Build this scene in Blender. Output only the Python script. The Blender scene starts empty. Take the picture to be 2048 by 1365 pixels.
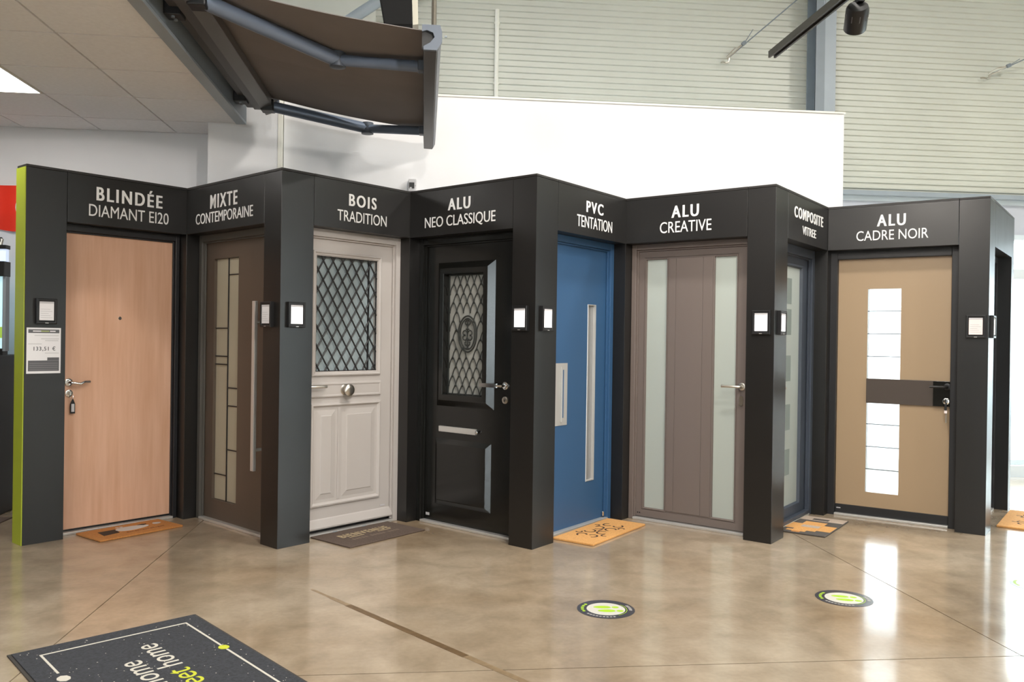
import bpy, math, random
from mathutils import Matrix, Vector
random.seed(7)
S = bpy.context.scene
C = S.collection

# ------------------------------------------------------------------ camera
YAW, PITCH, ROLL, HC = math.radians(6.0), -0.00368, 0.0142, 1.406
fwd = Vector((math.sin(YAW) * math.cos(PITCH), math.cos(YAW) * math.cos(PITCH), math.sin(PITCH)))
r0 = Vector((math.cos(YAW), -math.sin(YAW), 0))
u0 = r0.cross(fwd)
cr = r0 * math.cos(ROLL) + u0 * math.sin(ROLL)
cu = u0 * math.cos(ROLL) - r0 * math.sin(ROLL)
cam_d = bpy.data.cameras.new('camera')
cam_d.sensor_width = 36.0
cam_d.lens = 1680.0 / 2048.0 * 36.0
cam_d.clip_start = 0.05
cam = bpy.data.objects.new('camera', cam_d)
cam.matrix_world = Matrix(((cr.x, cu.x, -fwd.x, 0), (cr.y, cu.y, -fwd.y, 0), (cr.z, cu.z, -fwd.z, HC), (0, 0, 0, 1)))
C.objects.link(cam)
S.camera = cam

# ------------------------------------------------------------------ world, view
W = bpy.data.worlds.new('sky')
S.world = W
W.use_nodes = True
bg = W.node_tree.nodes['Background']
bg.inputs[0].default_value = (0.90, 0.96, 1.0, 1)
bg.inputs[1].default_value = 12.5
S.view_settings.view_transform = 'Standard'
S.view_settings.look = 'None'
S.view_settings.gamma = 1.0
S.view_settings.use_curve_mapping = False
S.view_settings.exposure = 0.0
S.cycles.use_denoising = True
S.cycles.sample_clamp_indirect = 8.0
S.cycles.caustics_reflective = False
S.cycles.caustics_refractive = False
SPOT_W = 78.0
HALL_W = 185.0
LED = 19.0

# ------------------------------------------------------------------ materials
MATS = {}
def mat(name, col, rough=0.5, metal=0.0, spec=0.5, noise=0.0, nscale=6.0, rnoise=0.0, bump=0.0, bscale=60.0,
        stretch=(1, 1, 1), emit=0.0, coat=0.0, col2=None, detail=4.0):
    if name in MATS: return MATS[name]
    m = bpy.data.materials.new(name); m.use_nodes = True
    nt = m.node_tree; b = nt.nodes['Principled BSDF']
    b.inputs['Base Color'].default_value = (*col, 1)
    b.inputs['Roughness'].default_value = rough
    b.inputs['Metallic'].default_value = metal
    b.inputs['Specular IOR Level'].default_value = spec
    b.inputs['Coat Weight'].default_value = coat
    b.inputs['Coat Roughness'].default_value = 0.08
    if emit > 0:
        b.inputs['Emission Color'].default_value = (*col, 1)
        b.inputs['Emission Strength'].default_value = emit
    if noise > 0 or rnoise > 0 or bump > 0 or col2:
        tc = nt.nodes.new('ShaderNodeTexCoord'); mp = nt.nodes.new('ShaderNodeMapping')
        mp.inputs['Scale'].default_value = stretch
        nt.links.new(tc.outputs['Object'], mp.inputs['Vector'])
        if noise > 0 or col2:
            n = nt.nodes.new('ShaderNodeTexNoise'); n.inputs['Scale'].default_value = nscale; n.inputs['Detail'].default_value = detail
            nt.links.new(mp.outputs[0], n.inputs['Vector'])
            r = nt.nodes.new('ShaderNodeValToRGB')
            c2 = col2 if col2 else tuple(min(1, c * (1 + noise)) for c in col)
            c1 = col if col2 else tuple(c * (1 - noise) for c in col)
            r.color_ramp.elements[0].position = 0.3; r.color_ramp.elements[1].position = 0.7
            r.color_ramp.elements[0].color = (*c1, 1); r.color_ramp.elements[1].color = (*c2, 1)
            nt.links.new(n.outputs['Fac'], r.inputs[0]); nt.links.new(r.outputs[0], b.inputs['Base Color'])
        if rnoise > 0:
            n2 = nt.nodes.new('ShaderNodeTexNoise'); n2.inputs['Scale'].default_value = nscale * 0.8; n2.inputs['Detail'].default_value = 5
            nt.links.new(mp.outputs[0], n2.inputs['Vector'])
            mr = nt.nodes.new('ShaderNodeMapRange')
            mr.inputs['To Min'].default_value = max(0.02, rough - rnoise); mr.inputs['To Max'].default_value = rough + rnoise
            nt.links.new(n2.outputs['Fac'], mr.inputs['Value']); nt.links.new(mr.outputs[0], b.inputs['Roughness'])
        if bump > 0:
            n3 = nt.nodes.new('ShaderNodeTexNoise'); n3.inputs['Scale'].default_value = bscale; n3.inputs['Detail'].default_value = 3
            nt.links.new(mp.outputs[0], n3.inputs['Vector'])
            bp = nt.nodes.new('ShaderNodeBump'); bp.inputs['Strength'].default_value = bump; bp.inputs['Distance'].default_value = 0.01
            nt.links.new(n3.outputs['Fac'], bp.inputs['Height']); nt.links.new(bp.outputs[0], b.inputs['Normal'])
    MATS[name] = m
    return m

def schlick(nt, f0=0.04):
    lw = nt.nodes.new('ShaderNodeLayerWeight'); lw.inputs['Blend'].default_value = 0.5
    p = nt.nodes.new('ShaderNodeMath'); p.operation = 'POWER'; p.inputs[1].default_value = 5.0
    nt.links.new(lw.outputs['Facing'], p.inputs[0])
    q = nt.nodes.new('ShaderNodeMath'); q.operation = 'MULTIPLY_ADD'; q.inputs[1].default_value = 1.0 - f0; q.inputs[2].default_value = f0
    nt.links.new(p.outputs[0], q.inputs[0])
    return q
def frosted(name, col, trans=0.5, rough=0.25, clear=0.0):
    """frosted glass: a diffuse pane that also lets light through, with a glossy skin"""
    if name in MATS: return MATS[name]
    m = bpy.data.materials.new(name); m.use_nodes = True
    nt = m.node_tree; nt.nodes.remove(nt.nodes['Principled BSDF'])
    out = nt.nodes['Material Output']
    d = nt.nodes.new('ShaderNodeBsdfDiffuse'); t = nt.nodes.new('ShaderNodeBsdfTranslucent')
    d.inputs[0].default_value = (*col, 1); t.inputs[0].default_value = (*col, 1)
    mx = nt.nodes.new('ShaderNodeMixShader'); mx.inputs[0].default_value = trans
    nt.links.new(d.outputs[0], mx.inputs[1]); nt.links.new(t.outputs[0], mx.inputs[2])
    if clear > 0:
        tr_ = nt.nodes.new('ShaderNodeBsdfTransparent'); m0 = nt.nodes.new('ShaderNodeMixShader'); m0.inputs[0].default_value = clear
        nt.links.new(mx.outputs[0], m0.inputs[1]); nt.links.new(tr_.outputs[0], m0.inputs[2]); mx = m0
    g = nt.nodes.new('ShaderNodeBsdfGlossy'); g.inputs['Roughness'].default_value = rough
    f = schlick(nt)
    m2 = nt.nodes.new('ShaderNodeMixShader')
    nt.links.new(f.outputs[0], m2.inputs[0]); nt.links.new(mx.outputs[0], m2.inputs[1]); nt.links.new(g.outputs[0], m2.inputs[2])
    nt.links.new(m2.outputs[0], out.inputs['Surface'])
    MATS[name] = m
    return m

def clear_glass(name, tint=(0.93, 0.96, 0.96)):
    if name in MATS: return MATS[name]
    m = bpy.data.materials.new(name); m.use_nodes = True
    nt = m.node_tree; nt.nodes.remove(nt.nodes['Principled BSDF'])
    out = nt.nodes['Material Output']
    t = nt.nodes.new('ShaderNodeBsdfTransparent'); t.inputs[0].default_value = (*tint, 1)
    g = nt.nodes.new('ShaderNodeBsdfGlossy'); g.inputs['Roughness'].default_value = 0.02
    f = schlick(nt)
    mx = nt.nodes.new('ShaderNodeMixShader')
    nt.links.new(f.outputs[0], mx.inputs[0]); nt.links.new(t.outputs[0], mx.inputs[1]); nt.links.new(g.outputs[0], mx.inputs[2])
    nt.links.new(mx.outputs[0], out.inputs['Surface'])
    MATS[name] = m
    return m

M_PANEL = mat('black_laminate', (0.0075, 0.0068, 0.0064), 0.36, spec=0.66, rnoise=0.05, nscale=5, bump=0.02, bscale=220)
M_CAP = mat('dark_edge', (0.020, 0.018, 0.017), 0.5)
M_GREEN = mat('lime_panel', (0.42, 0.50, 0.035), 0.45)
M_WHITE_TXT = mat('white_vinyl', (0.88, 0.88, 0.88), 0.5)
M_WALL = mat('white_plaster', (0.77, 0.77, 0.785), 0.75, noise=0.01, nscale=3, bump=0.03, bscale=90)
M_TRIM = mat('off_white_trim', (0.80, 0.79, 0.72), 0.6)
M_TILE = mat('ceiling_tile', (0.88, 0.885, 0.90), 0.9, noise=0.03, nscale=40, bump=0.06, bscale=160)
M_GRID = mat('ceiling_grid', (0.55, 0.51, 0.49), 0.6)
M_CORR = mat('ribbed_cladding', (0.61, 0.62, 0.56), 0.40, noise=0.03, nscale=1.5)
M_ROOF = mat('roof_deck', (0.62, 0.62, 0.60), 0.7)
M_WARMWALL = mat('warm_wall', (0.13, 0.10, 0.08), 0.8)
M_STEEL = mat('grey_painted_steel', (0.20, 0.235, 0.265), 0.45, noise=0.04)
M_STEEL_L = mat('pale_grey_steel', (0.30, 0.345, 0.385), 0.4, noise=0.03)
M_AWN_METAL = mat('anthracite_aluminium', (0.085, 0.10, 0.125), 0.38, metal=0.3)
M_AWN_DARK = mat('dark_cassette', (0.085, 0.080, 0.078), 0.45, metal=0.2)
M_AWN_ARM = mat('blue_grey_arm', (0.15, 0.19, 0.265), 0.34, metal=0.2)
M_ALU = mat('brushed_aluminium', (0.66, 0.65, 0.63), 0.34, metal=0.55, stretch=(4, 4, 60), rnoise=0.05, nscale=8)
M_CHROME = mat('chrome', (0.80, 0.80, 0.80), 0.12, metal=1.0)
M_NICKEL = mat('satin_nickel', (0.62, 0.58, 0.52), 0.28, metal=1.0)
M_BLACK = mat('black_plastic', (0.008, 0.008, 0.009), 0.45)
M_BLACKFRAME = mat('black_door_frame', (0.016, 0.016, 0.018), 0.42)
M_BLACKGLOSS = mat('gloss_black_paint', (0.010, 0.010, 0.009), 0.17, spec=0.5)
M_WOOD = mat('beech_veneer', (0.66, 0.375, 0.24), 0.42, col2=(0.76, 0.47, 0.33), nscale=5.0, stretch=(5, 5, 0.35), detail=8, bump=0.02, bscale=20)
M_TAUPE2 = mat('bronze_taupe_paint', (0.105, 0.078, 0.058), 0.42)
M_TAUPE2F = mat('bronze_grey_frame', (0.092, 0.086, 0.076), 0.45)
M_GREIGE = mat('greige_paint', (0.49, 0.455, 0.435), 0.45, noise=0.02, nscale=2)
M_BLUE = mat('blue_door_paint', (0.035, 0.100, 0.215), 0.42)
M_TAUPE6 = mat('taupe_grey_paint', (0.175, 0.142, 0.128), 0.42)
M_ANTH = mat('blue_anthracite_paint', (0.055, 0.068, 0.092), 0.4)
M_TAN = mat('tan_lacquer', (0.37, 0.265, 0.165), 0.45)
M_BANDB = mat('brown_gloss_band', (0.085, 0.070, 0.062), 0.25)
M_G2 = frosted('beige_frosted_glass', (0.50, 0.46, 0.35), 0.15, 0.3)
M_G3 = frosted('blue_grey_frosted_glass', (0.42, 0.50, 0.53), 0.15, 0.12)
M_G4 = frosted('grey_textured_glass', (0.42, 0.42, 0.39), 0.1, 0.2)
M_G6 = frosted('pale_green_frosted_glass', (0.66, 0.72, 0.67), 0.4, 0.15)
M_G7 = frosted('white_frosted_glass', (0.72, 0.80, 0.76), 0.5, 0.15)
M_G7B = frosted('dim_clear_square_glass', (0.46, 0.54, 0.52), 0.5, 0.1)
M_G8 = frosted('bright_translucent_glass', (0.98, 0.99, 1.0), 0.97, 0.2, clear=0.30)
M_STRIP5 = mat('grey_mirror_strip', (0.33, 0.33, 0.33), 0.25, metal=0.3)
M_IRON = mat('black_wrought_iron', (0.014, 0.014, 0.016), 0.45)
M_IRON4 = mat('grey_green_iron', (0.03, 0.034, 0.032), 0.45)
M_PAPER = mat('white_paper', (0.82, 0.81, 0.83), 0.7)
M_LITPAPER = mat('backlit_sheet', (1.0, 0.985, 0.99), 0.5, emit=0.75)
M_PINKPAPER = mat('pinkish_sheet', (0.90, 0.80, 0.80), 0.6)
M_INK = mat('grey_ink', (0.12, 0.12, 0.13), 0.7)
M_INKL = mat('pale_grey_ink', (0.55, 0.54, 0.56), 0.7)
M_COIR = mat('orange_coir', (0.56, 0.235, 0.065), 0.95, noise=0.14, nscale=90, bump=0.5, bscale=350)
M_COIR_P = mat('pale_orange_coir', (0.70, 0.36, 0.12), 0.95, noise=0.10, nscale=90, bump=0.5, bscale=350)
M_MATB = mat('brown_mat_pile', (0.105, 0.074, 0.058), 0.95, noise=0.15, nscale=80, bump=0.4, bscale=300)
M_MATG = mat('charcoal_mat_pile', (0.040, 0.043, 0.051), 0.95, noise=0.28, nscale=70, bump=0.5, bscale=260)
M_MATEDGE = mat('charcoal_rubber_edge', (0.05, 0.045, 0.04), 0.8)
M_MATGREY = mat('grey_mat_block', (0.085, 0.075, 0.068), 0.95, noise=0.1, nscale=90)
M_MATCREAM = mat('cream_mat_block', (0.45, 0.36, 0.29), 0.95, noise=0.1, nscale=90)
M_INKDK = mat('dark_brown_print', (0.045, 0.025, 0.014), 0.95)
M_PRINTW = mat('white_print', (0.62, 0.56, 0.52), 0.95)
M_TEXTY = mat('straw_print', (0.42, 0.33, 0.20), 0.95)
M_LIME = mat('lime_print', (0.38, 0.60, 0.03), 0.6)
M_LIMEMAT = mat('lime_mat_print', (0.55, 0.58, 0.04), 0.9)
M_CREAMTXT = mat('cream_mat_print', (0.60, 0.57, 0.50), 0.9)
M_STK = mat('sticker_ring', (0.055, 0.055, 0.065), 0.3)
M_STKW = mat('sticker_white', (0.66, 0.64, 0.57), 0.3)
M_TAPE = mat('brown_floor_residue', (0.135, 0.085, 0.042), 0.4, noise=0.2, nscale=25)
M_TAPE2 = mat('worn_floor_residue', (0.26, 0.185, 0.11), 0.3, noise=0.2, nscale=25)
M_RED = mat('red_banner', (0.85, 0.03, 0.008), 0.6)
M_WINF = mat('window_frame_white', (0.62, 0.68, 0.72), 0.4)
M_GLASS = clear_glass('window_glass')
M_SPANDREL = mat('lavender_spandrel', (0.50, 0.52, 0.58), 0.35)
M_OUT = mat('outdoor_paving', (0.52, 0.53, 0.54), 0.8)
M_LEDP = mat('led_diffuser', (1.0, 0.97, 0.93), 0.5, emit=LED)
M_SCREEN = mat('lit_screen', (0.52, 0.78, 0.86), 0.3, emit=0.75)
M_SCREEN2 = mat('lit_header_screen', (0.62, 0.74, 0.95), 0.3, emit=0.75)
M_SCREENG = mat('lit_green_band', (0.28, 0.42, 0.06), 0.3, emit=0.75)

def concrete():
    m = bpy.data.materials.new('polished_concrete'); m.use_nodes = True
    nt = m.node_tree; b = nt.nodes['Principled BSDF']; L = nt.links.new
    tc = nt.nodes.new('ShaderNodeTexCoord')
    def noise(scale, det, dist=0.0):
        n = nt.nodes.new('ShaderNodeTexNoise'); n.inputs['Scale'].default_value = scale; n.inputs['Detail'].default_value = det
        n.inputs['Distortion'].default_value = dist; L(tc.outputs['Object'], n.inputs['Vector']); return n
    n1, n2, n3 = noise(0.9, 5, 0.6), noise(4.5, 8, 0.4), noise(38, 3)
    r = nt.nodes.new('ShaderNodeValToRGB'); e = r.color_ramp.elements
    e[0].position = 0.30; e[0].color = (0.315, 0.235, 0.155, 1)
    e[1].position = 0.72; e[1].color = (0.435, 0.362, 0.275, 1)
    L(n1.outputs['Fac'], r.inputs[0])
    mx = nt.nodes.new('ShaderNodeMix'); mx.data_type = 'RGBA'; mx.blend_type = 'OVERLAY'; mx.inputs['Factor'].default_value = 0.58
    L(r.outputs[0], mx.inputs['A'])
    r2 = nt.nodes.new('ShaderNodeValToRGB'); r2.color_ramp.elements[0].position = 0.25; r2.color_ramp.elements[1].position = 0.8
    r2.color_ramp.elements[0].color = (0.30, 0.28, 0.25, 1); r2.color_ramp.elements[1].color = (0.68, 0.68, 0.68, 1)
    L(n2.outputs['Fac'], r2.inputs[0]); L(r2.outputs[0], mx.inputs['B'])
    mx2 = nt.nodes.new('ShaderNodeMix'); mx2.data_type = 'RGBA'; mx2.blend_type = 'OVERLAY'; mx2.inputs['Factor'].default_value = 0.12
    L(mx.outputs['Result'], mx2.inputs['A']); L(n3.outputs['Fac'], mx2.inputs['B'])
    L(mx2.outputs['Result'], b.inputs['Base Color'])
    mr = nt.nodes.new('ShaderNodeMapRange'); mr.inputs['To Min'].default_value = 0.10; mr.inputs['To Max'].default_value = 0.24
    L(n2.outputs['Fac'], mr.inputs['Value']); L(mr.outputs[0], b.inputs['Roughness'])
    b.inputs['Specular IOR Level'].default_value = 0.6
    b.inputs['Coat Weight'].default_value = 0.35; b.inputs['Coat Roughness'].default_value = 0.07
    bp = nt.nodes.new('ShaderNodeBump'); bp.inputs['Strength'].default_value = 0.04; bp.inputs['Distance'].default_value = 0.01
    L(n2.outputs['Fac'], bp.inputs['Height']); L(bp.outputs[0], b.inputs['Normal'])
    return m
M_FLOOR = concrete()
M_JOINT = mat('dark_joint', (0.10, 0.075, 0.05), 0.9)

# ------------------------------------------------------------------ geometry helpers
class MB:
    def __init__(s): s.v = []; s.f = []
    def add(s, vs, fs):
        o = len(s.v); s.v += [tuple(p) for p in vs]; s.f += [tuple(i + o for i in f) for f in fs]; return s
    def box(s, x0, x1, y0, y1, z0, z1):
        return s.add([(x0, y0, z0), (x1, y0, z0), (x1, y1, z0), (x0, y1, z0), (x0, y0, z1), (x1, y0, z1), (x1, y1, z1), (x0, y1, z1)],
                     [(0, 3, 2, 1), (4, 5, 6, 7), (0, 1, 5, 4), (1, 2, 6, 5), (2, 3, 7, 6), (3, 0, 4, 7)])
    def prism(s, poly, z0, z1):
        n = len(poly)
        return s.add([(*p, z0) for p in poly] + [(*p, z1) for p in poly],
                     [tuple(range(n - 1, -1, -1)), tuple(range(n, 2 * n))] + [(i, (i + 1) % n, (i + 1) % n + n, i + n) for i in range(n)])
    def extrude_y(s, poly, y0, y1):
        """poly in x,z; extruded along y"""
        n = len(poly)
        return s.add([(p[0], y0, p[1]) for p in poly] + [(p[0], y1, p[1]) for p in poly],
                     [tuple(range(n)), tuple(range(2 * n - 1, n - 1, -1))] + [(i, i + n, (i + 1) % n + n, (i + 1) % n) for i in range(n)])
    def extrude_x(s, poly, x0, x1):
        """poly in y,z; extruded along x"""
        n = len(poly)
        return s.add([(x0, *p) for p in poly] + [(x1, *p) for p in poly],
                     [tuple(range(n)), tuple(range(2 * n - 1, n - 1, -1))] + [(i, i + n, (i + 1) % n + n, (i + 1) % n) for i in range(n)])
    def tube(s, pts, r, n=10, closed=False, rs=None):
        pts = [Vector(p) for p in pts]; N = len(pts); base = len(s.v)
        up = None; rings = []
        for i, p in enumerate(pts):
            if closed: t = pts[(i + 1) % N] - pts[i - 1]
            else: t = pts[min(i + 1, N - 1)] - pts[max(i - 1, 0)]
            t.normalize()
            if up is None: up = Vector((0, 0, 1)) if abs(t.z) < 0.9 else Vector((0, 1, 0))
            a = t.cross(up); a.normalize(); b = a.cross(t); up = b
            rr = rs[i] if rs else r
            rings.append([p + (a * math.cos(2 * math.pi * k / n) + b * math.sin(2 * math.pi * k / n)) * rr for k in range(n)])
        vs = [q for R in rings for q in R]; fs = []
        for i in range(N if closed else N - 1):
            j = (i + 1) % N
            for k in range(n):
                fs.append((i * n + k, i * n + (k + 1) % n, j * n + (k + 1) % n, j * n + k))
        if not closed: fs += [tuple(range(n - 1, -1, -1)), tuple((N - 1) * n + k for k in range(n))]
        return s.add(vs, fs)
    def lathe(s, o, axis, prof, n=20):
        """prof: list of (distance along axis, radius)"""
        o = Vector(o); ax = Vector(axis).normalized()
        a = ax.cross(Vector((0, 0, 1)) if abs(ax.z) < 0.9 else Vector((1, 0, 0))).normalized(); b = ax.cross(a)
        vs = [o + ax * h + (a * math.cos(2 * math.pi * k / n) + b * math.sin(2 * math.pi * k / n)) * r for h, r in prof for k in range(n)]
        fs = [(i * n + k, i * n + (k + 1) % n, (i + 1) * n + (k + 1) % n, (i + 1) * n + k) for i in range(len(prof) - 1) for k in range(n)]
        fs += [tuple(range(n - 1, -1, -1)), tuple((len(prof) - 1) * n + k for k in range(n))]
        return s.add(vs, fs)
    def rect_loft(s, u0, u1, z0, z1, prof, cap=True):
        """loops of a rectangle in the u,z plane; prof: list of (inset, depth y)"""
        vs = []; fs = []
        for k, (i, d) in enumerate(prof):
            vs += [(u0 + i, d, z0 + i), (u1 - i, d, z0 + i), (u1 - i, d, z1 - i), (u0 + i, d, z1 - i)]
            if k:
                for j in range(4): fs.append(((k - 1) * 4 + j, (k - 1) * 4 + (j + 1) % 4, k * 4 + (j + 1) % 4, k * 4 + j))
        if cap: n = (len(prof) - 1) * 4; fs.append((n, n + 1, n + 2, n + 3))
        return s.add(vs, fs)
    def plate(s, u0, u1, z0, z1, y0, y1, holes=()):
        """a plate in u,z with rectangular holes (a,b,c,d) = u0,u1,z0,z1"""
        us = sorted({u0, u1, *[h[0] for h in holes], *[h[1] for h in holes]})
        zs = sorted({z0, z1, *[h[2] for h in holes], *[h[3] for h in holes]})
        def full(i, j):
            if i < 0 or j < 0 or i >= len(us) - 1 or j >= len(zs) - 1: return False
            cu_, cz = (us[i] + us[i + 1]) / 2, (zs[j] + zs[j + 1]) / 2
            return not any(h[0] < cu_ < h[1] and h[2] < cz < h[3] for h in holes)
        for i in range(len(us) - 1):
            for j in range(len(zs) - 1):
                if not full(i, j): continue
                a, b, c, d = us[i], us[i + 1], zs[j], zs[j + 1]
                s.add([(a, y0, c), (b, y0, c), (b, y0, d), (a, y0, d)], [(0, 1, 2, 3)])
                s.add([(a, y1, c), (b, y1, c), (b, y1, d), (a, y1, d)], [(3, 2, 1, 0)])
                if not full(i - 1, j): s.add([(a, y0, c), (a, y1, c), (a, y1, d), (a, y0, d)], [(3, 2, 1, 0)])
                if not full(i + 1, j): s.add([(b, y0, c), (b, y1, c), (b, y1, d), (b, y0, d)], [(0, 1, 2, 3)])
                if not full(i, j - 1): s.add([(a, y0, c), (b, y0, c), (b, y1, c), (a, y1, c)], [(3, 2, 1, 0)])
                if not full(i, j + 1): s.add([(a, y0, d), (b, y0, d), (b, y1, d), (a, y1, d)], [(0, 1, 2, 3)])
        return s
    def mesh(s, name, m, smooth=False):
        me = bpy.data.meshes.new(name); me.from_pydata(s.v, [], s.f); me.materials.append(m)
        if smooth:
            me.polygons.foreach_set('use_smooth', [True] * len(me.polygons))
        me.update(); return me
    def build(s, name, m, parent=None, smooth=False, bevel=0.0, seg=2, label=None):
        o = bpy.data.objects.new(name, s.mesh(name, m, smooth)); C.objects.link(o)
        if parent is not None: o.parent = parent
        if bevel > 0:
            b = o.modifiers.new('bevel', 'BEVEL'); b.width = bevel; b.segments = seg; b.limit_method = 'ANGLE'; b.angle_limit = 0.6
        if smooth and hasattr(o.data, 'set_sharp_from_angle'):
            o.data.set_sharp_from_angle(angle=math.radians(40))
        if label: o['label'] = label
        return o

def box(*a): return MB().box(*a)
def pane(x0, x1, y0, y1, z0, z1, m, name, parent):
    o = box(x0, x1, y0, y1, z0, z1).build(name, m, parent)
    o.data.materials.append(clear_glass('clear_backing', (1, 1, 1)))
    for p_ in o.data.polygons: p_.material_index = 0 if p_.normal.y < -0.5 else 1
    return o
def tag(o, label, cat, group=None, kind=None):
    o['label'] = label; o['category'] = cat
    if group: o['group'] = group
    if kind: o['kind'] = kind
    return o
def struct(o, label=None):
    o['kind'] = 'structure'
    if label: o['label'] = label
    return o
def thing(name, loc, rz, label, cat, group=None):
    o = bpy.data.objects.new(name, None); C.objects.link(o)
    o.location = loc; o.rotation_euler = (0, 0, rz); o.empty_display_size = 0.1
    return tag(o, label, cat, group)
def share(me, name, parent, loc=(0, 0, 0), rot=(0, 0, 0)):
    o = bpy.data.objects.new(name, me); C.objects.link(o); o.parent = parent; o.location = loc; o.rotation_euler = rot
    return o

_txt = {}
def text_raw(body, bold):
    k = (body, bold)
    if k in _txt: return _txt[k]
    cv = bpy.data.curves.new('t', 'FONT'); cv.body = body; cv.extrude = 0.5; cv.resolution_u = 4
    cv.offset = 0.009 if bold else 0.0; cv.space_character = 1.28 if bold else 1.0
    o = bpy.data.objects.new('t', cv); C.objects.link(o)
    dg = bpy.context.evaluated_depsgraph_get(); me = bpy.data.meshes.new_from_object(o.evaluated_get(dg))
    vs = [tuple(v.co) for v in me.vertices]; fs = [tuple(p.vertices) for p in me.polygons]
    bpy.data.objects.remove(o); bpy.data.curves.remove(cv); bpy.data.meshes.remove(me)
    _txt[k] = (vs, fs); return vs, fs
def text_into(mb, body, fn, width, cap, bold=False, th=0.002):
    """fn(x, y, t): x along the line 0..width, y up 0..cap, t out of the surface"""
    hv, _ = text_raw('H', bold); h0 = min(v[1] for v in hv); h1 = max(v[1] for v in hv)
    vs, fs = text_raw(body, bold)
    a = min(v[0] for v in vs); b = max(v[0] for v in vs)
    sh = min(cap * 0.045, width / max(1, len(body)) * 0.038) if bold else 0.0       # heavier strokes: the outline laid three times, side by side
    for k in ((-1, 0, 1) if bold else (0,)):
        mb.add([fn(sh + k * sh + (v[0] - a) / (b - a) * (width - 2 * sh), (v[1] - h0) / (h1 - h0) * cap, (v[2] + 0.5) * th * (1 + 0.03 * k)) for v in vs], fs)
    return mb
def text_on_panel(parent, name, body, u0_, u1_, z0_, z1_, m, d=0.0, bold=False, th=0.002):
    mb = text_into(MB(), body, lambda x, y, t: (u0_ + x, d - t, z0_ + y), u1_ - u0_, z1_ - z0_, bold, th)
    return mb.build(name, m, parent)

# ------------------------------------------------------------------ layout of the zigzag stand
PT = dict(P0=(-2.5922, 5.7862), V1=(-1.7864, 6.5552), P1=(-0.9355, 5.6169), V2=(-0.1143, 6.3885), P2=(0.7323, 5.5218),
          V3=(1.5505, 6.4029), P3=(2.4127, 5.5948), V4=(3.2436, 6.5020), P4=(4.1214, 5.7660), V5=(4.945, 6.640))
PT = {k: Vector(v) for k, v in PT.items()}
SEG = [('P0', 'V1'), ('V1', 'P1'), ('P1', 'V2'), ('V2', 'P2'), ('P2', 'V3'), ('V3', 'P3'), ('P3', 'V4'), ('V4', 'P4'), ('P4', 'V5')]
def frame_of(i):
    a, b = PT[SEG[i - 1][0]], PT[SEG[i - 1][1]]
    d = b - a
    return a, math.atan2(d.y, d.x), d.length
def dirv(i):
    a, b = PT[SEG[i - 1][0]], PT[SEG[i - 1][1]]
    return (b - a).normalized()
H, HB, REV = 2.5, 2.15, 0.14     # stand height, underside of the headers, reveal depth
WO, WE = 0.255, 0.202            # pillar widths on the faces turned right / left

# ================================================================== SETTING
def build_floor():
    base = struct(box(-9, 12, -5, 9.05, -0.3, -0.012).build('floor', M_JOINT), 'polished beige concrete floor in large slabs')
    xs = [-9.0, -6.0, -1.63, 2.71, 7.07, 12.0]; ys = [-5.0, -0.8, 3.53, 7.9, 9.05]; g = 0.003
    for i in range(len(xs) - 1):
        for j in range(len(ys) - 1):
            box(xs[i] + g, xs[i + 1] - g, ys[j] + g, ys[j + 1] - g, -0.012, 0.0).build('floor_slab', M_FLOOR, base)
build_floor()
struct(MB().box(-30, 40, 9.2, 40, -0.35, -0.05).box(12.15, 40, -30, 9.2, -0.35, -0.05).box(-30, 12.15, -30, -5.15, -0.35, -0.05).build('ground_outside', M_OUT), 'pale paving outside the windows')
def hedge():  # unseen hedge added to shape what the pillar faces reflect
    mb = MB(); rr = random.Random(3)
    t = thing('added_hedge', (19.0, 3.0, -0.05), 0, 'made-up hedge added outside the right windows for the reflections, outside the view', 'hedge')
    nx, nz = 60, 12
    vs = []; fs = []
    for i in range(nx + 1):
        for j in range(nz + 1):
            vs.append((-0.25 * rr.random() + (0.3 if j == nz else 0), -14 + 24 * i / nx, 1.9 * j / nz + (0.15 * rr.random() if 0 < j else 0)))
    for i in range(nx):
        for j in range(nz): q = i * (nz + 1) + j; fs.append((q, q + 1, q + nz + 2, q + nz + 1))
    mb.add(vs, fs); mb.box(0.25, 1.2, -14, 10, 0, 1.8)
    mb.build('foliage', mat('hedge_green', (0.05, 0.07, 0.03), 0.9, noise=0.4, nscale=8), t)
hedge()

# white partition behind the stand, the pier left of it, and the back wall under the dropped ceiling
w = struct(box(-1.13, 3.545, 6.85, 6.97, 0, 3.36).build('wall_center', M_WALL), 'white plaster partition wall behind the door display')
box(-1.13, 3.555, 6.842, 6.978, 3.36, 3.375).build('coping', M_TRIM, w)
p = struct(box(-1.70, -1.165, 6.79, 7.3, 0, 3.6).build('wall_pier', M_WALL), 'white wall pier at the end of the dropped ceiling')
box(-1.165, -1.135, 6.785, 6.97, 0, 3.6).build('corner_bead', M_TRIM, p)
struct(box(-9, -1.70, 7.2, 7.35, 0, 3.3).build('wall_left', M_WALL), 'off-white wall under the dropped ceiling')
struct(box(-9.15, -9, -5, 7.35, 0, 6.5).build('wall_side', M_WARMWALL), 'dim side wall of the hall')
RW = (-2.6, -0.4, 0.1, 3.0)
struct(MB().plate(-9.15, 12.15, 0, 6.5, -5.15, -5, [RW]).build('wall_rear', M_ROOF), 'rear wall of the hall with the shop front opening')
rwin = struct(MB().plate(RW[0], RW[1], RW[2], RW[3], -5.11, -5.04, [(RW[0] + 0.05 + k * 1.1, RW[0] + 1.05 + k * 1.1, RW[2] + 0.05, RW[3] - 0.05) for k in range(2)]).build('window_15', M_WINF), 'shop front window behind the viewer')
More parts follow.
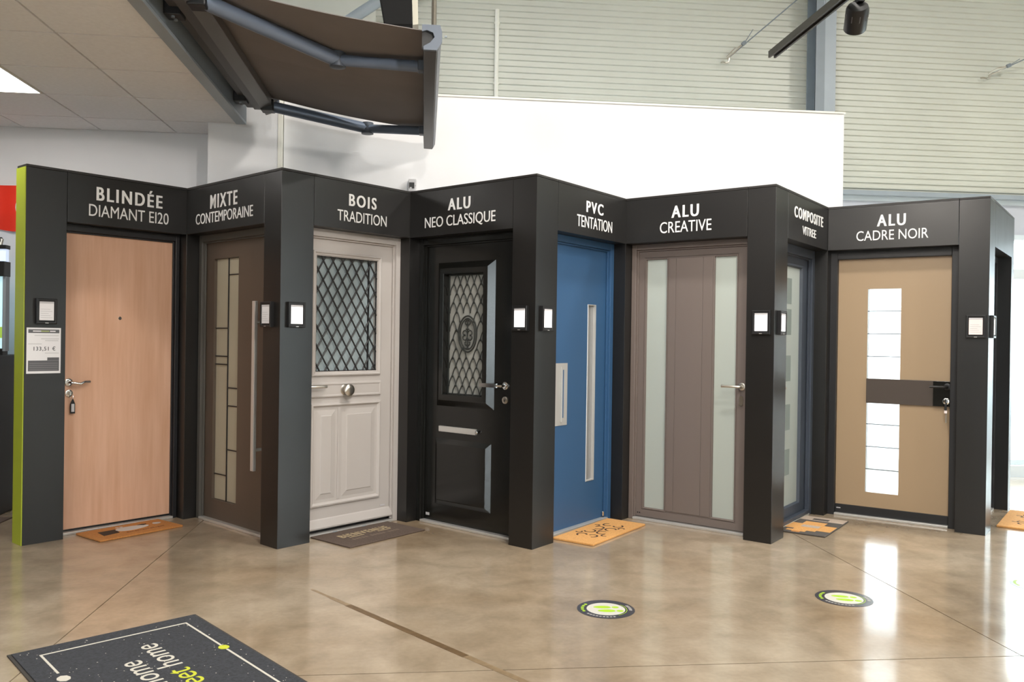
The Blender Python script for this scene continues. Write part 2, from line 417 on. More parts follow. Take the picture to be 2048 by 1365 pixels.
for k in range(2): box(RW[0] + 0.05 + k * 1.1, RW[0] + 1.05 + k * 1.1, -5.08, -5.07, RW[2] + 0.05, RW[3] - 0.05).build('pane', M_GLASS, rwin)
SKYL = [(-0.6, 0.9, -3.5, 4.5), (4.6, 6.1, -3.5, 6.5)]  # unseen roof openings added for more ambient daylight
mb = MB().plate(-9.15, 12.15, -5.15, 9.2, -6.65, -6.5, SKYL); mb.v = [(q[0], q[2], -q[1]) for q in mb.v]
rf = struct(mb.build('roof', M_ROOF), 'high roof of the hall')
for a, b, c, d in SKYL: box(a, b, c, d, 6.55, 6.56).build('added_skylight', clear_glass('added_skylight_glass', (0.33, 0.33, 0.32)), rf)
struct(box(-9, 1.6, 9.05, 9.2, 0, 3.1).build('wall_low', M_WALL), 'solid lower wall behind the partition')
struct(box(12, 12.15, -5, 0.0, 0, 3.1).build('wall_right', M_WARMWALL), 'solid part of the right wall')
struct(box(12, 12.15, -5, 9.2, 3.1, 6.5).build('wall_right_upper', M_CORR), 'upper right wall')

def build_cladding():
    # horizontal ribbed sheet, pitch 62 mm with a narrow raised rib
    z = 3.12; poly = [(9.2, 3.12)]
    prof = [(9.05, z)]
    while z < 6.45:
        prof += [(9.05, z + 0.030), (9.028, z + 0.037), (9.028, z + 0.049), (9.05, z + 0.056), (9.05, z + 0.066)]
        z += 0.066
    poly = prof + [(9.2, 6.5), (9.2, 3.12)]
    mb = MB()
    n = len(prof)
    mb.add([(-9, *q) for q in prof] + [(12, *q) for q in prof], [(i, i + n, i + 1 + n, i + 1) for i in range(n - 1)])
    mb.box(-9, 12, 9.1, 9.2, 3.12, 6.5)
    wb = struct(mb.build('wall_back', M_CORR), 'pale ribbed metal cladding high on the far wall')
    box(-9, 12, 8.96, 9.1, 3.07, 3.12).build('flashing', M_STEEL_L, wb)
    # smooth flat bay at the left of the cladding seen above the awning
    box(-3.2, -0.55, 9.005, 9.025, 3.12, 6.5).build('flat_sheet', M_CORR, wb)
build_cladding()

def build_windows():
    n = 1
    bays = [(1.62 + k * 1.48, 1.62 + (k + 1) * 1.48) for k in range(7)]
    for a, b in bays:
        w = MB().plate(a, b, 0.0, 3.07, 9.05, 9.13, [(a + 0.05, b - 0.05, 0.08, 2.62), (a + 0.05, b - 0.05, 2.68, 3.02)]).build('window_%d' % n, M_WINF)
        struct(w, 'tall shop window bay in the far wall'); n += 1
        box(a + 0.05, b - 0.05, 9.08, 9.09, 0.08, 2.62).build('pane', M_GLASS, w)
        box(a + 0.05, b - 0.05, 9.08, 9.10, 2.68, 3.02).build('upper_panel', M_SPANDREL, w)
    for k in range(5):
        a, b = 0.0 + k * 1.8, 5.4 + (k + 1) * 1.8
        mb = MB().plate(a, b, 0.0, 3.1, -0.04, 0.04, [(a + 0.05, b - 0.05, 0.08, 2.62), (a + 0.05, b - 0.05, 2.68, 3.05)])
        mb.v = [(12.08 + q[1], q[0], q[2]) for q in mb.v]
        w = mb.build('window_%d' % n, M_WINF); struct(w, 'tall shop window bay in the right wall'); n += 1
        box(12.075, 12.085, a + 0.05, b - 0.05, 0.08, 2.62).build('pane', M_GLASS, w)
        box(12.07, 12.09, a + 0.05, b - 0.05, 2.68, 3.05).build('upper_panel', M_SPANDREL, w)
    # white aluminium sliding leaf standing half open just past the last pillar
    sd = thing('sliding_window_leaf', (5.9, 8.2, 0), 0.0, 'white glazed sliding panel by the far windows at the right edge', 'window')
    MB().plate(0.0, 0.95, 0.02, 2.2, 0, 0.06, [(0.09, 0.86, 0.14, 2.1)]).build('frame', M_WINF, sd, bevel=0.004)
    box(0.09, 0.86, 0.025, 0.035, 0.14, 2.1).build('pane', M_GLASS, sd)
    box(0.02, 0.05, -0.03, 0.0, 0.95, 1.12).build('handle', M_AWN_METAL, sd)
    box(-0.05, 1.0, -0.02, 0.08, 0.0, 0.02).build('track', M_ALU, sd)
build_windows()

# ------------------------------------------------------------------ dropped ceiling with its tiles
CX, CY, CZ = -2.05, 5.53, 3.06
ceil = box(-9, -1.46, -5, 7.2, CZ + 0.012, CZ + 0.10).build('ceiling', M_GRID)
struct(ceil, 'dropped ceiling of pale square tiles')
TX, TY, TG = 0.60, 0.632, 0.007
tile_me = box(-TX / 2 + TG, TX / 2 - TG, -TY / 2 + TG, TY / 2 - TG, 0, 0.012).mesh('ceiling_tile', M_TILE)
light_spots = []
rot_c = math.radians(-1.2)
for i in range(-10, 1):
    for j in range(-14, 3):
        x0, y0 = CX + i * TX, CY + j * TY
        x1, y1 = min(x0 + TX, -1.462), min(y0 + TY, 7.2)
        if x1 - x0 < 0.05 or y1 - y0 < 0.05: continue
        # tilt of the grid against the partition wall: about one degree
        if i == -2 and j % 4 == 0:
            light_spots.append((x0, x1, y0, y1)); continue
        near = x0 > -4.2 and y0 > 3.0
        if not near: continue
        if abs(x1 - x0 - TX) < 1e-6 and abs(y1 - y0 - TY) < 1e-6:
            share(tile_me, 'ceiling_tile', ceil, ((x0 + x1) / 2, (y0 + y1) / 2, CZ))
        else:
            box(x0 + TG, x1 - TG, y0 + TG, y1 - TG, CZ, CZ + 0.012).build('ceiling_tile', M_TILE, ceil)
tl = MB()
for i in range(-12, 1):
    for j in range(-17, 3):
        x0, y0 = CX + i * TX, CY + j * TY
        x1, y1 = min(x0 + TX, -1.462), min(y0 + TY, 7.2)
        if x0 < -9 or y0 < -5 or x1 - x0 < 0.05 or y1 - y0 < 0.05: continue
        if (x0 > -4.2 and y0 > 3.0) or (x0, x1, y0, y1) in light_spots: continue
        tl.box(x0 + TG, x1 - TG, y0 + TG, y1 - TG, CZ, CZ + 0.012)
o = tl.build('ceiling_tile_field', M_TILE, ceil); o['kind'] = 'stuff'
for n, (x0, x1, y0, y1) in enumerate(light_spots):
    vis = (abs(x0 - (CX - 2 * TX)) < 1e-6 or True)
    t = thing('ceiling_light', ((x0 + x1) / 2, (y0 + y1) / 2, CZ), 0,
              'square glowing light panel set in the dropped ceiling above the red banner' if (x0 > -3.6 and y0 > 5) else 'square light panel in the dropped ceiling outside the view', 'ceiling light', 'dropped ceiling light panels')
    hx, hy = (x1 - x0) / 2 - TG, (y1 - y0) / 2 - TG
    MB().add([], []).box(-hx, hx, -hy, -hy + 0.012, -0.004, 0.012).box(-hx, hx, hy - 0.012, hy, -0.004, 0.012).box(-hx, -hx + 0.012, -hy + 0.012, hy - 0.012, -0.004, 0.012).box(hx - 0.012, hx, -hy + 0.012, hy - 0.012, -0.004, 0.012).build('frame', M_TRIM, t)
    box(-hx + 0.012, hx - 0.012, -hy + 0.012, hy - 0.012, 0.0, 0.008).build('diffuser', M_LEDP, t)
struct(box(-1.62, -1.47, -5, 6.79, 3.16, 6.5).build('wall_bulkhead', M_WALL), 'wall above the dropped ceiling edge')

# ------------------------------------------------------------------ steel
def steel():
    b = thing('steel_beam', (-1.39, 6.70, 3.03), 0, 'grey steel beam along the edge of the dropped ceiling', 'beam')
    L0 = -6.7
    box(-0.075, 0.0, L0, 0, 0.0, 0.022).build('bottom_flange', M_STEEL_L, b, bevel=0.003)
    box(-0.014, 0.0, L0, 0, 0.022, 0.20).build('web', M_STEEL, b)
    box(-0.075, 0.0, L0, 0, 0.20, 0.215).build('top_flange', M_STEEL_L, b)
    c = thing('steel_column', (4.31, 8.86, 3.12), 0, 'blue-grey steel column standing against the ribbed far wall', 'column')
    box(-0.115, 0.115, -0.11, -0.095, 0, 3.38).build('front_flange', M_STEEL_L, c)
    box(-0.008, 0.008, -0.095, 0.095, 0, 3.38).build('web', M_STEEL, c)
    box(-0.115, 0.115, 0.095, 0.11, 0, 3.38).build('rear_flange', M_STEEL, c)
    box(-0.115, -0.012, -0.112, -0.098, 0, 3.38).build('left_cover', M_STEEL, c)
    t = thing('roof_brace', (-0.9, 8.4, 4.42), 0, 'slanted grey steel brace tube seen above the awning fabric', 'brace')
    MB().tube([(-0.3, 0, -0.22), (1.2, 0, 0.86)], 0.055, 14).build('tube', M_STEEL_L, t, smooth=True)
    MB().lathe((1.2, 0, 0.86), (0.81, 0, 0.58), [(0, 0.055), (0.01, 0.08), (0.03, 0.08)]).build('end_plate', M_STEEL, t, smooth=True)
    v = thing('wall_conduit', (0.737, 9.0, 3.98), 0, 'thin white vertical conduit on the ribbed far wall', 'conduit')
    MB().tube([(0, 0, 0), (0, 0, 0.95)], 0.022, 10).build('pipe', M_TRIM, v, smooth=True)
    for z in (0.15, 0.8): box(-0.03, 0.03, 0.0, 0.04, z, z + 0.02).build('clip', M_TRIM, v)
    for k, (x, z, ex, ez, lab) in enumerate([(3.231, 4.489, 4.36, 5.45, 'thin steel cable on a wall hook left of the steel column'),
                                             (6.298, 4.458, 7.75, 5.12, 'thin steel cable on a wall hook at the far right of the ribbed wall')]):
        h = thing('wire_cable', (x, 8.965, z), 0, lab, 'cable', 'cables hooked to the far wall')
        d = Vector((ex - x, -0.5, ez - z)); q = d.normalized()
        MB().tube([(0.08 * q.x + 0.02, 0.0, 0.08 * q.z), d], 0.007, 6).build('cable', M_STEEL, h)
        MB().tube([(0, 0.05, 0), (0, 0.0, -0.01), (0.02, -0.03, -0.03), (0.05, -0.03, -0.02), (0.06, -0.03, 0.02)], 0.009, 8).build('hook', M_NICKEL, h, smooth=True)
        a, b2 = q * 0.05, q * 0.26
        MB().tube([a + Vector((0, 0, 0.012)), (a + b2) / 2 + Vector((0, 0, 0.028)), b2], 0.006, 6).tube([a - Vector((0, 0, 0.012)), (a + b2) / 2 - Vector((0, 0, 0.012)), b2], 0.006, 6).build('turnbuckle', M_NICKEL, h)
        MB().lathe(q * 0.25, q, [(0, 0.012), (0.01, 0.022), (0.05, 0.022), (0.06, 0.012)], 10).build('clamp', M_STEEL, h)
        MB().tube([q * 0.29, q * 0.40 + Vector((0, 0, 0.07 - 0.05 * k))], 0.005, 6).build('loose_end', M_STEEL, h)
steel()

# ------------------------------------------------------------------ lighting track with spots
def add_spot(parent, name, energy, size_deg, blend, target_local, radius, loc, col=(1.0, 0.925, 0.84)):
    ld = bpy.data.lights.new(name, 'SPOT'); ld.energy = energy; ld.spot_size = math.radians(size_deg); ld.spot_blend = blend
    ld.shadow_soft_size = radius; ld.color = col
    lo = bpy.data.objects.new(name, ld); C.objects.link(lo); lo.parent = parent; lo.location = loc
    lo.rotation_euler = (Vector(target_local) - Vector(loc)).to_track_quat('-Z', 'Y').to_euler()
    return lo
def track_spot(x, y, z, target, label, energy, size=95, hang=0.07, visible=True):
    t = thing('track_spotlight', (x, y, z), 0, label, 'spotlight', 'spotlights on the tracks')
    d = (Vector(target) - Vector((x, y, z - hang - 0.05))).normalized()
    top = Vector((0, 0, 0)); piv = Vector((0, 0, -hang))
    box(-0.016, 0.016, -0.05, 0.05, -0.02, 0.0).build('adapter', M_BLACK, t)
    MB().tube([(0, 0, -0.02), (0, 0, -hang - 0.02)], 0.010, 10).build('stem', M_BLACK, t, smooth=True)
    c = piv - d * 0.05
    hd = MB().lathe(c, d, [(0, 0.03), (0.004, 0.05), (0.02, 0.0575), (0.135, 0.0575), (0.14, 0.054), (0.14, 0.047), (0.115, 0.043)], 28).build('head', M_BLACK, t, smooth=True)
    for k in range(9):
        a = 2 * math.pi * k / 9; s_ = d.cross(Vector((0, 0, 1))).normalized(); b_ = d.cross(s_)
        q = c + d * 0.035 + (s_ * math.cos(a) + b_ * math.sin(a)) * 0.0565
        MB().tube([q, q + d * 0.035], 0.003, 5).build('vent', M_INK, hd)
    MB().lathe(c + d * 0.116, d, [(0, 0.041), (0.003, 0.041)], 20).build('lens', M_LEDP, hd)
    add_spot(t, 'lamp', energy, size, 0.9, c + d * 3.0, 0.05, c + d * 0.16)
tr = thing('lighting_track', (2.165, 5.12, 3.20), 0, 'black lighting track hanging in front of the steel column', 'lighting track')
MB().extrude_y([(-0.024, 0.0), (-0.024, 0.042), (0.024, 0.042), (0.024, 0.0), (0.012, 0.0), (0.012, 0.015), (-0.012, 0.015), (-0.012, 0.0)], -7.0, 0).build('rail', mat('dark_track', (0.035, 0.034, 0.028), 0.45), tr)
for y in (-0.7, -3.2, -5.8): MB().tube([(0, y, 0.04), (0, y, 3.3)], 0.003, 6).build('suspension_wire', M_STEEL, tr)
track_spot(2.235, 4.20, 3.20, (3.1, 6.6, 1.0), 'black cylindrical spotlight hanging under the lighting track', SPOT_W * 1.0)
tr2 = thing('lighting_track', (0.9, 3.6, 3.20), 0, 'second black lighting track overhead, outside the view', 'lighting track')
box(-0.018, 0.018, -4.5, 0, 0, 0.035).build('rail', MATS['dark_track'], tr2)
for y in (-0.7, -3.8): MB().tube([(0, y, 0.035), (0, y, 3.3)], 0.003, 6).build('suspension_wire', M_STEEL, tr2)
track_spot(0.9, 3.30, 3.20, (2.0, 6.6, 1.4), 'black spotlight at the front of the second track, outside the view', SPOT_W * 0.8)
track_spot(0.9, 2.30, 3.20, (0.3, 6.5, 1.6), 'black spotlight midway along the second track, outside the view', SPOT_W * 1.3)
track_spot(0.9, 1.20, 3.20, (-2.3, 6.3, 1.4), 'black spotlight at the rear of the second track, outside the view', SPOT_W * 2.5)
# unseen high-bay lamps added under the roof to brighten the hall
for k, (x, y) in enumerate([(1.5, 0.5), (6.5, 0.5), (1.5, 4.0), (6.5, 4.5)]):
    hb = thing('high_bay_fill', (x, y, 6.5), 0, 'round high bay fill lamp added under the hall roof, outside the view', 'lamp', 'added high bay fill lamps')
    MB().lathe((0, 0, 0), (0, 0, -1), [(0, 0.02), (0.3, 0.02), (0.32, 0.12), (0.45, 0.28), (0.46, 0.28), (0.44, 0.26)], 24).build('shade', M_STEEL, hb, smooth=True)
    ld = bpy.data.lights.new('lamp', 'AREA'); ld.shape = 'DISK'; ld.size = 0.5; ld.energy = HALL_W; ld.color = (1.0, 0.95, 0.88)
    lo = bpy.data.objects.new('lamp', ld); C.objects.link(lo); lo.parent = hb; lo.location = (0, 0, -0.48)

# ------------------------------------------------------------------ awning
def awning():
    X0, X1, Y0, Y1 = -1.33, 0.05, 4.30, 6.56
    a = thing('retractable_awning', (-1.25, 5.4, 3.08), 0, 'dark brown retractable awning with folding arms hanging above the doors', 'awning')
    def L(p): return Vector(p) - Vector((-1.25, 5.4, 3.08))
    def seg(mb, pts): return mb
    def shift(mb):
        mb.v = [tuple(L(q)) for q in mb.v]; return mb
    # cassette: hood with a lower rail
    shift(MB().extrude_y([(-1.36, 3.13), (-1.36, 3.27), (-1.33, 3.30), (-1.17, 3.30), (-1.12, 3.25), (-1.12, 3.20), (-1.20, 3.13)], 3.6, Y1)).build('cassette', M_AWN_DARK, a, bevel=0.004)
    shift(MB().extrude_y([(-1.30, 3.108), (-1.30, 3.128), (-1.235, 3.128), (-1.235, 3.108)], 3.6, Y1 - 0.02)).build('torsion_bar', M_AWN_DARK, a, bevel=0.004)
    shift(MB().extrude_y([(-1.215, 3.07), (-1.215, 3.13), (-1.14, 3.16), (-1.14, 3.10)], 3.6, Y1 - 0.01)).build('lower_rail', mat('rail_grey', (0.12, 0.115, 0.115), 0.4), a, bevel=0.004)
    for y in (Y1 - 0.32, 4.6):
        br = shift(box(-1.388, -1.30, y, y + 0.10, 3.09, 3.24)).build('bracket', M_BLACK, a, bevel=0.004)
        for dy in (0.025, 0.075): shift(MB().lathe((-1.345, y + dy, 3.09), (0, 0, -1), [(0, 0.010), (0.01, 0.010)], 8)).build('bolt', M_STEEL, br)
    shift(box(-1.36, -1.12, Y1, Y1 + 0.012, 3.13, 3.30)).build('end_cap', M_AWN_METAL, a, bevel=0.003)
    # fabric: four sewn widths, slightly slack, 4 mm thick
    fx0, fz0, fx1, fz1 = -1.15, 3.165, -0.005, 2.975
    n, m = 18, 12
    for k in range(2):
        ya, yb = Y0 + 0.05 + (Y1 - Y0 - 0.20) * k / 2, Y0 + 0.05 + (Y1 - Y0 - 0.20) * (k + 1) / 2
        vs = []; fs = []
        for lay in (0, 1):
            for i in range(n + 1):
                t = i / n
                for j in range(m + 1):
                    y = ya + (yb - ya) * j / m
                    z = fz0 + (fz1 - fz0) * t - 0.02 * math.sin(math.pi * t) + 0.004 * lay + (0.002 if j in (0, m) else 0)
                    vs.append((fx0 + (fx1 - fx0) * t, y, z))
        q = (n + 1) * (m + 1)
        for i in range(n):
            for j in range(m):
                A = i * (m + 1) + j; B = A + m + 1
                fs += [(A, A + 1, B + 1, B), (q + A, q + B, q + B + 1, q + A + 1)]
        for i in range(n):
            for j in (0, m):
                A = i * (m + 1) + j; B = A + m + 1; fs.append((A, B, q + B, q + A))
        shift(MB().add(vs, fs)).build('fabric_width', mat('brown_grey_canvas', (0.19, 0.170, 0.165), 0.85, noise=0.06, nscale=3, bump=0.08, bscale=300), a, smooth=True)
    # front bar
    fb = shift(MB().extrude_y([(-0.02, 2.865), (-0.025, 2.965), (0.0, 2.985), (0.055, 2.985), (0.065, 2.95), (0.062, 2.90), (0.045, 2.862)], Y0 + 0.022, Y1)).build('front_bar', mat('front_bar_brown', (0.075, 0.070, 0.068), 0.42, metal=0.2), a, bevel=0.003)
    shift(MB().extrude_y([(0.050, 2.868), (0.066, 2.90), (0.070, 2.96), (0.064, 2.962), (0.058, 2.90)], Y0 + 0.02, Y1 - 0.005)).build('drip_strip', M_AWN_METAL, fb)
    # end cap with a dark opening
    ring = [(-0.03, 2.955), (-0.03, 2.99), (0.062, 2.99), (0.072, 2.955), (0.072, 2.905), (0.045, 2.862), (-0.022, 2.862), (-0.022, 2.880), (0.012, 2.900), (0.034, 2.928), (0.026, 2.950), (-0.005, 2.962)]
    shift(MB().extrude_y(ring, Y0 - 0.012, Y0 + 0.012)).build('end_cap', mat('end_cap_grey', (0.10, 0.12, 0.155), 0.4), fb)
    shift(box(-0.03, 0.05, Y0 + 0.0121, Y0 + 0.016, 2.87, 2.98)).build('end_cap_shade_plate', M_BLACK, fb)  # black plate that paints the shade inside the end cap opening
    shift(MB().lathe((0.085, Y0 + 0.01, 2.94), (1, 0, 0), [(0, 0.006), (0.012, 0.006)], 8)).build('screw', M_STEEL, fb)
    # arms: shoulder, elbow, bar joint
    for (sh, el, bj, near) in [((-1.16, 4.42, 3.105), (-0.515, 4.93, 2.995), (-0.02, 4.76, 2.925), True), ((-1.17, 6.40, 3.105), (-0.449, 6.50, 2.99), (-0.02, 6.24, 2.925), False)]:
        sh, el, bj = map(Vector, (sh, el, bj))
        def bar(p0, p1, w_, h_, name, par, m_):
            d = (p1 - p0).normalized(); s_ = d.cross(Vector((0, 0, 1))).normalized(); t_ = s_.cross(d)
            prof = [(math.cos(k * math.pi / 6) , math.sin(k * math.pi / 6)) for k in range(12)]
            vs = []
            for p_ in (p0, p1):
                for c_, s2 in prof: vs.append(p_ + s_ * c_ * w_ / 2 + t_ * s2 * h_ / 2)
            fs = [tuple(range(12)), tuple(range(23, 11, -1))] + [(k, k + 12, (k + 1) % 12 + 12, (k + 1) % 12) for k in range(12)]
            return shift(MB().add(vs, fs)).build(name, m_, par, smooth=True)
        ua = bar(sh, el, 0.088, 0.082, 'upper_arm', a, M_AWN_ARM)
        fa = bar(el, bj, 0.070, 0.066, 'forearm', a, M_AWN_ARM)
        shift(MB().lathe(el - Vector((0, 0, 0.042)), (0, 0, 1), [(-0.004, 0.02), (0.0, 0.046), (0.084, 0.046), (0.088, 0.02)], 18)).build('elbow_joint', M_AWN_METAL, a, smooth=True)
        shift(box(sh.x - 0.05, sh.x + 0.045, sh.y - 0.05, sh.y + 0.05, sh.z - 0.045, sh.z + 0.04)).build('shoulder_bracket', M_BLACK, a, bevel=0.008)
        shift(box(bj.x - 0.035, bj.x + 0.01, bj.y - 0.035, bj.y + 0.035, bj.z - 0.03, bj.z + 0.03)).build('bar_joint', M_AWN_METAL, a, bevel=0.006)
    shift(MB().tube([(0.030, 4.33, 2.985), (0.022, 4.33, 6.49)], 0.013, 10)).build('hanger_rod', mat('hanger_bronze', (0.10, 0.09, 0.07), 0.4, metal=0.5), a, smooth=True)
awning()
# black box hanging above the awning, taken for a spotlight's driver box
sp = thing('hanging_box', (-0.21, 6.05, 3.62), 0, 'black box hanging high behind the awning', 'speaker')
MB().add([(-0.10, 0, 0), (0.10, 0, 0.012), (0.10, 0.16, 0.012), (-0.10, 0.16, 0), (-0.165, -0.02, 0.36), (0.085, -0.02, 0.36), (0.085, 0.2, 0.36), (-0.165, 0.2, 0.36)],
         [(0, 3, 2, 1), (4, 5, 6, 7), (0, 1, 5, 4), (1, 2, 6, 5), (2, 3, 7, 6), (3, 0, 4, 7)]).build('cabinet', mat('matt_black_cabinet', (0.006, 0.006, 0.006), 0.7, spec=0.2), sp, bevel=0.008)
MB().add([(0.102, 0.0, 0.012), (0.140, 0.03, 0.03), (0.140, 0.18, 0.03), (0.102, 0.16, 0.012), (0.088, -0.02, 0.36), (0.130, 0.02, 0.36), (0.130, 0.2, 0.36), (0.088, 0.2, 0.36)],
         [(0, 3, 2, 1), (4, 5, 6, 7), (0, 1, 5, 4), (1, 2, 6, 5), (2, 3, 7, 6), (3, 0, 4, 7)]).build('side_panel', mat('beige_side', (0.45, 0.43, 0.36), 0.6), sp)
MB().tube([(-0.04, 0.09, 0.36), (-0.04, 0.09, 2.87)], 0.012, 8).build('hanging_rod', M_BLACK, sp)

# ================================================================== STAND: pillars, headers, corner posts
PIL = [('P0', 1, None, 'dark pillar with a lime green side at the left end of the door display'),
       ('P1', 3, 2, 'dark pillar between the brown-grey door and the pale grey wooden door'),
       ('P2', 5, 4, 'dark pillar between the glossy black door and the blue door'),
       ('P3', 7, 6, 'dark pillar between the taupe two-glass door and the anthracite glazed door'),
       ('P4', 9, 8, 'dark pillar at the right end beside the tan door, its right face catching daylight')]
def quad(p, a, wa, b, wb): return [tuple(p), tuple(p + a * wa), tuple(p + a * wa + b * wb), tuple(p + b * wb)]
for nm, od, ev, lab in PIL:
    P = PT[nm]; a = dirv(od)
    if ev: b, wb = -dirv(ev), WE
    else: b, wb = Vector((-0.70, 0.714)), 0.150
    t = thing('display_pillar', (P.x, P.y, 0), 0, lab, 'pillar', 'pillars of the door display')
    z = Vector((0, 0))
    MB().prism(quad(z, a, WO, b, wb), 0, H - 0.018).build('body', M_PANEL, t, bevel=0.0015)
    MB().prism(quad(z, a, WO, b, wb), H - 0.016, H).build('cap', M_CAP, t, bevel=0.002)
    if not ev:
        n = -a
        q = [tuple(n * 0.0005 + b * 0.003), tuple(n * 0.006 + b * 0.003), tuple(n * 0.006 + b * (wb - 0.002)), tuple(n * 0.0005 + b * (wb - 0.002))]
        MB().prism(q, 0.0, H - 0.018).build('side_panel', M_GREEN, t, label='lime green side panel')
for nm, od, ev, lab in [('V1', 1, 2, 'black inner corner post between the beech door and the brown-grey door'), ('V2', 3, 4, 'black inner corner post between the pale grey door and the glossy black door'),
                        ('V3', 5, 6, 'black inner corner post between the blue door and the taupe door'), ('V4', 7, 8, 'black inner corner post between the anthracite door and the tan door'),
                        ('V5', 9, 9, 'black inner corner post past the last pillar at the right edge')]:
    P = PT[nm]; a = dirv(od); b = -dirv(ev) if ev != od else Vector((-a.y, a.x))
    t = thing('corner_post', (P.x, P.y, 0), 0, lab, 'post', 'inner corner posts of the door display')
    MB().prism(quad(Vector((0, 0)), a, REV, b, REV), 0, H - 0.018).build('body', M_PANEL, t, bevel=0.0015)
    MB().prism(quad(Vector((0, 0)), a, REV, b, REV), H - 0.016, H).build('cap', M_CAP, t)

HEAD = [None,
    ('BLINDÉE', 0.447, 0.921, 2.320, 2.413, 'DIAMANT EI20', 0.398, 0.969, 2.208, 2.289, 'dark header panel lettered BLINDÉE above the beech door'),
    ('MIXTE', 0.347, 0.719, 2.312, 2.411, 'CONTEMPORAINE', 0.138, 0.922, 2.212, 2.288, 'dark header panel lettered MIXTE above the brown-grey door'),
    ('BOIS', 0.549, 0.798, 2.320, 2.403, 'TRADITION', 0.451, 0.895, 2.208, 2.283, 'dark header panel lettered BOIS above the pale grey wooden door'),
    ('ALU', 0.395, 0.615, 2.323, 2.407, 'NEO CLASSIQUE', 0.160, 0.851, 2.212, 2.287, 'dark header panel with two lines of white lettering above the glossy black door'),
    ('PVC', 0.620, 0.857, 2.324, 2.405, 'TENTATION', 0.497, 0.988, 2.210, 2.293, 'dark header panel lettered PVC above the blue door'),
    ('ALU', 0.387, 0.608, 2.322, 2.411, 'CREATIVE', 0.293, 0.707, 2.212, 2.294, 'dark header panel with white lettering above the taupe two-glass door'),
    ('COMPOSITE', 0.390, 1.090, 2.321, 2.401, 'VITREE', 0.580, 0.912, 2.214, 2.276, 'dark header panel lettered COMPOSITE above the anthracite glazed door'),
    ('ALU', 0.369, 0.577, 2.322, 2.412, 'CADRE NOIR', 0.218, 0.736, 2.215, 2.291, 'dark header panel with white lettering above the tan door'),
    (None, 0, 0, 0, 0, None, 0, 0, 0, 0, 'daylit header panel past the last pillar at the right edge')]
for i in range(1, 10):
    a, th, L = frame_of(i)
    h = HEAD[i]
    t = thing('header_panel', (a.x, a.y, HB), th, h[10], 'panel', 'header panels of the door display')
    x0, x1 = (WO + 0.003, L - 0.001) if i % 2 else (0.001, L - WE - 0.003)
    box(x0, x1, 0, REV, 0, H - HB - 0.018).build('board', M_PANEL, t, bevel=0.0012)
    box(x0, x1, 0, REV, H - HB - 0.016, H - HB).build('cap', M_CAP, t)
    if h[0]:
        text_on_panel(t, 'lettering', h[0], h[1], h[2], h[3] - HB, h[4] - HB, M_WHITE_TXT, bold=True)
        text_on_panel(t, 'lettering', h[5], h[6], h[7], h[8] - HB, h[9] - HB, M_WHITE_TXT)

# ================================================================== DOORS
DF, DL, DB = 0.100, 0.138, 0.205        # frame front, leaf front, back
def door(i, name, label):
    a, th, L = frame_of(i)
    return thing(name, (a.x, a.y, 0), th, label, 'door', 'display doors'), L
def door_frame(t, x0, x1, ztop, m, jw=0.05, head=0.055, sill=True, name='frame', step=True):
    mb = MB()
    mb.box(x0, x0 + jw, DF, DB, 0.0, ztop).box(x1 - jw, x1, DF, DB, 0.0, ztop).box(x0 + jw, x1 - jw, DF, DB, ztop - head, ztop)
    f = mb.build(name, m, t, bevel=0.003)
    if step:
        s_ = MB().box(x0 + jw, x0 + jw + 0.012, DF + 0.02, DL - 0.004, 0.02, ztop - head).box(x1 - jw - 0.012, x1 - jw, DF + 0.02, DL - 0.004, 0.02, ztop - head).box(x0 + jw + 0.012, x1 - jw - 0.012, DF + 0.02, DL - 0.004, ztop - head - 0.012, ztop - head)
        s_.build('frame_rebate', m, f, bevel=0.002)
    if sill: box(x0 + jw, x1 - jw, DF - 0.005, DB, 0.0, 0.018).build('threshold', M_ALU, t, bevel=0.003)
    return f
def lever(t, u, z, du, m, d=DL, style='round', par=None):
    h = MB()
    pts = [(u, d - 0.005, z), (u, d - 0.045, z)]
    if style == 'curvy': pts += [(u + 0.10 * du, d - 0.055, z - 0.002), (u + 0.45 * du, d - 0.058, z - 0.010), (u + 0.7 * du, d - 0.055, z + 0.004), (u + du, d - 0.050, z + 0.003)]
    else: pts += [(u + 0.12 * du, d - 0.055, z), (u + du, d - 0.055, z)]
    if style == 'flat':
        h.tube(pts[:2] + [(u + 0.2 * du, d - 0.052, z)], 0.009, 10)
        a, b = sorted((u + 0.2 * du, u + du)); h.box(a, b, d - 0.060, d - 0.046, z - 0.014, z + 0.014)
    else:
        h.tube(pts, 0.0095, 12)
    o = h.build('handle', m, t, smooth=(style != 'flat'))
    MB().lathe((u, d, z), (0, -1, 0), [(0, 0.027), (0.007, 0.027), (0.010, 0.022), (0.010, 0.012)], 24).build('rosette', m, o, smooth=True)
    return o
def lock(t, u, z, m, d=DL):
    o = MB().lathe((u, d, z), (0, -1, 0), [(0, 0.026), (0.008, 0.025), (0.011, 0.018), (0.011, 0.010)], 22).build('lock', m, t, smooth=True)
    box(u - 0.0025, u + 0.0025, d - 0.013, d - 0.011, z - 0.012, z + 0.005).build('keyhole', M_BLACK, o)
    return o

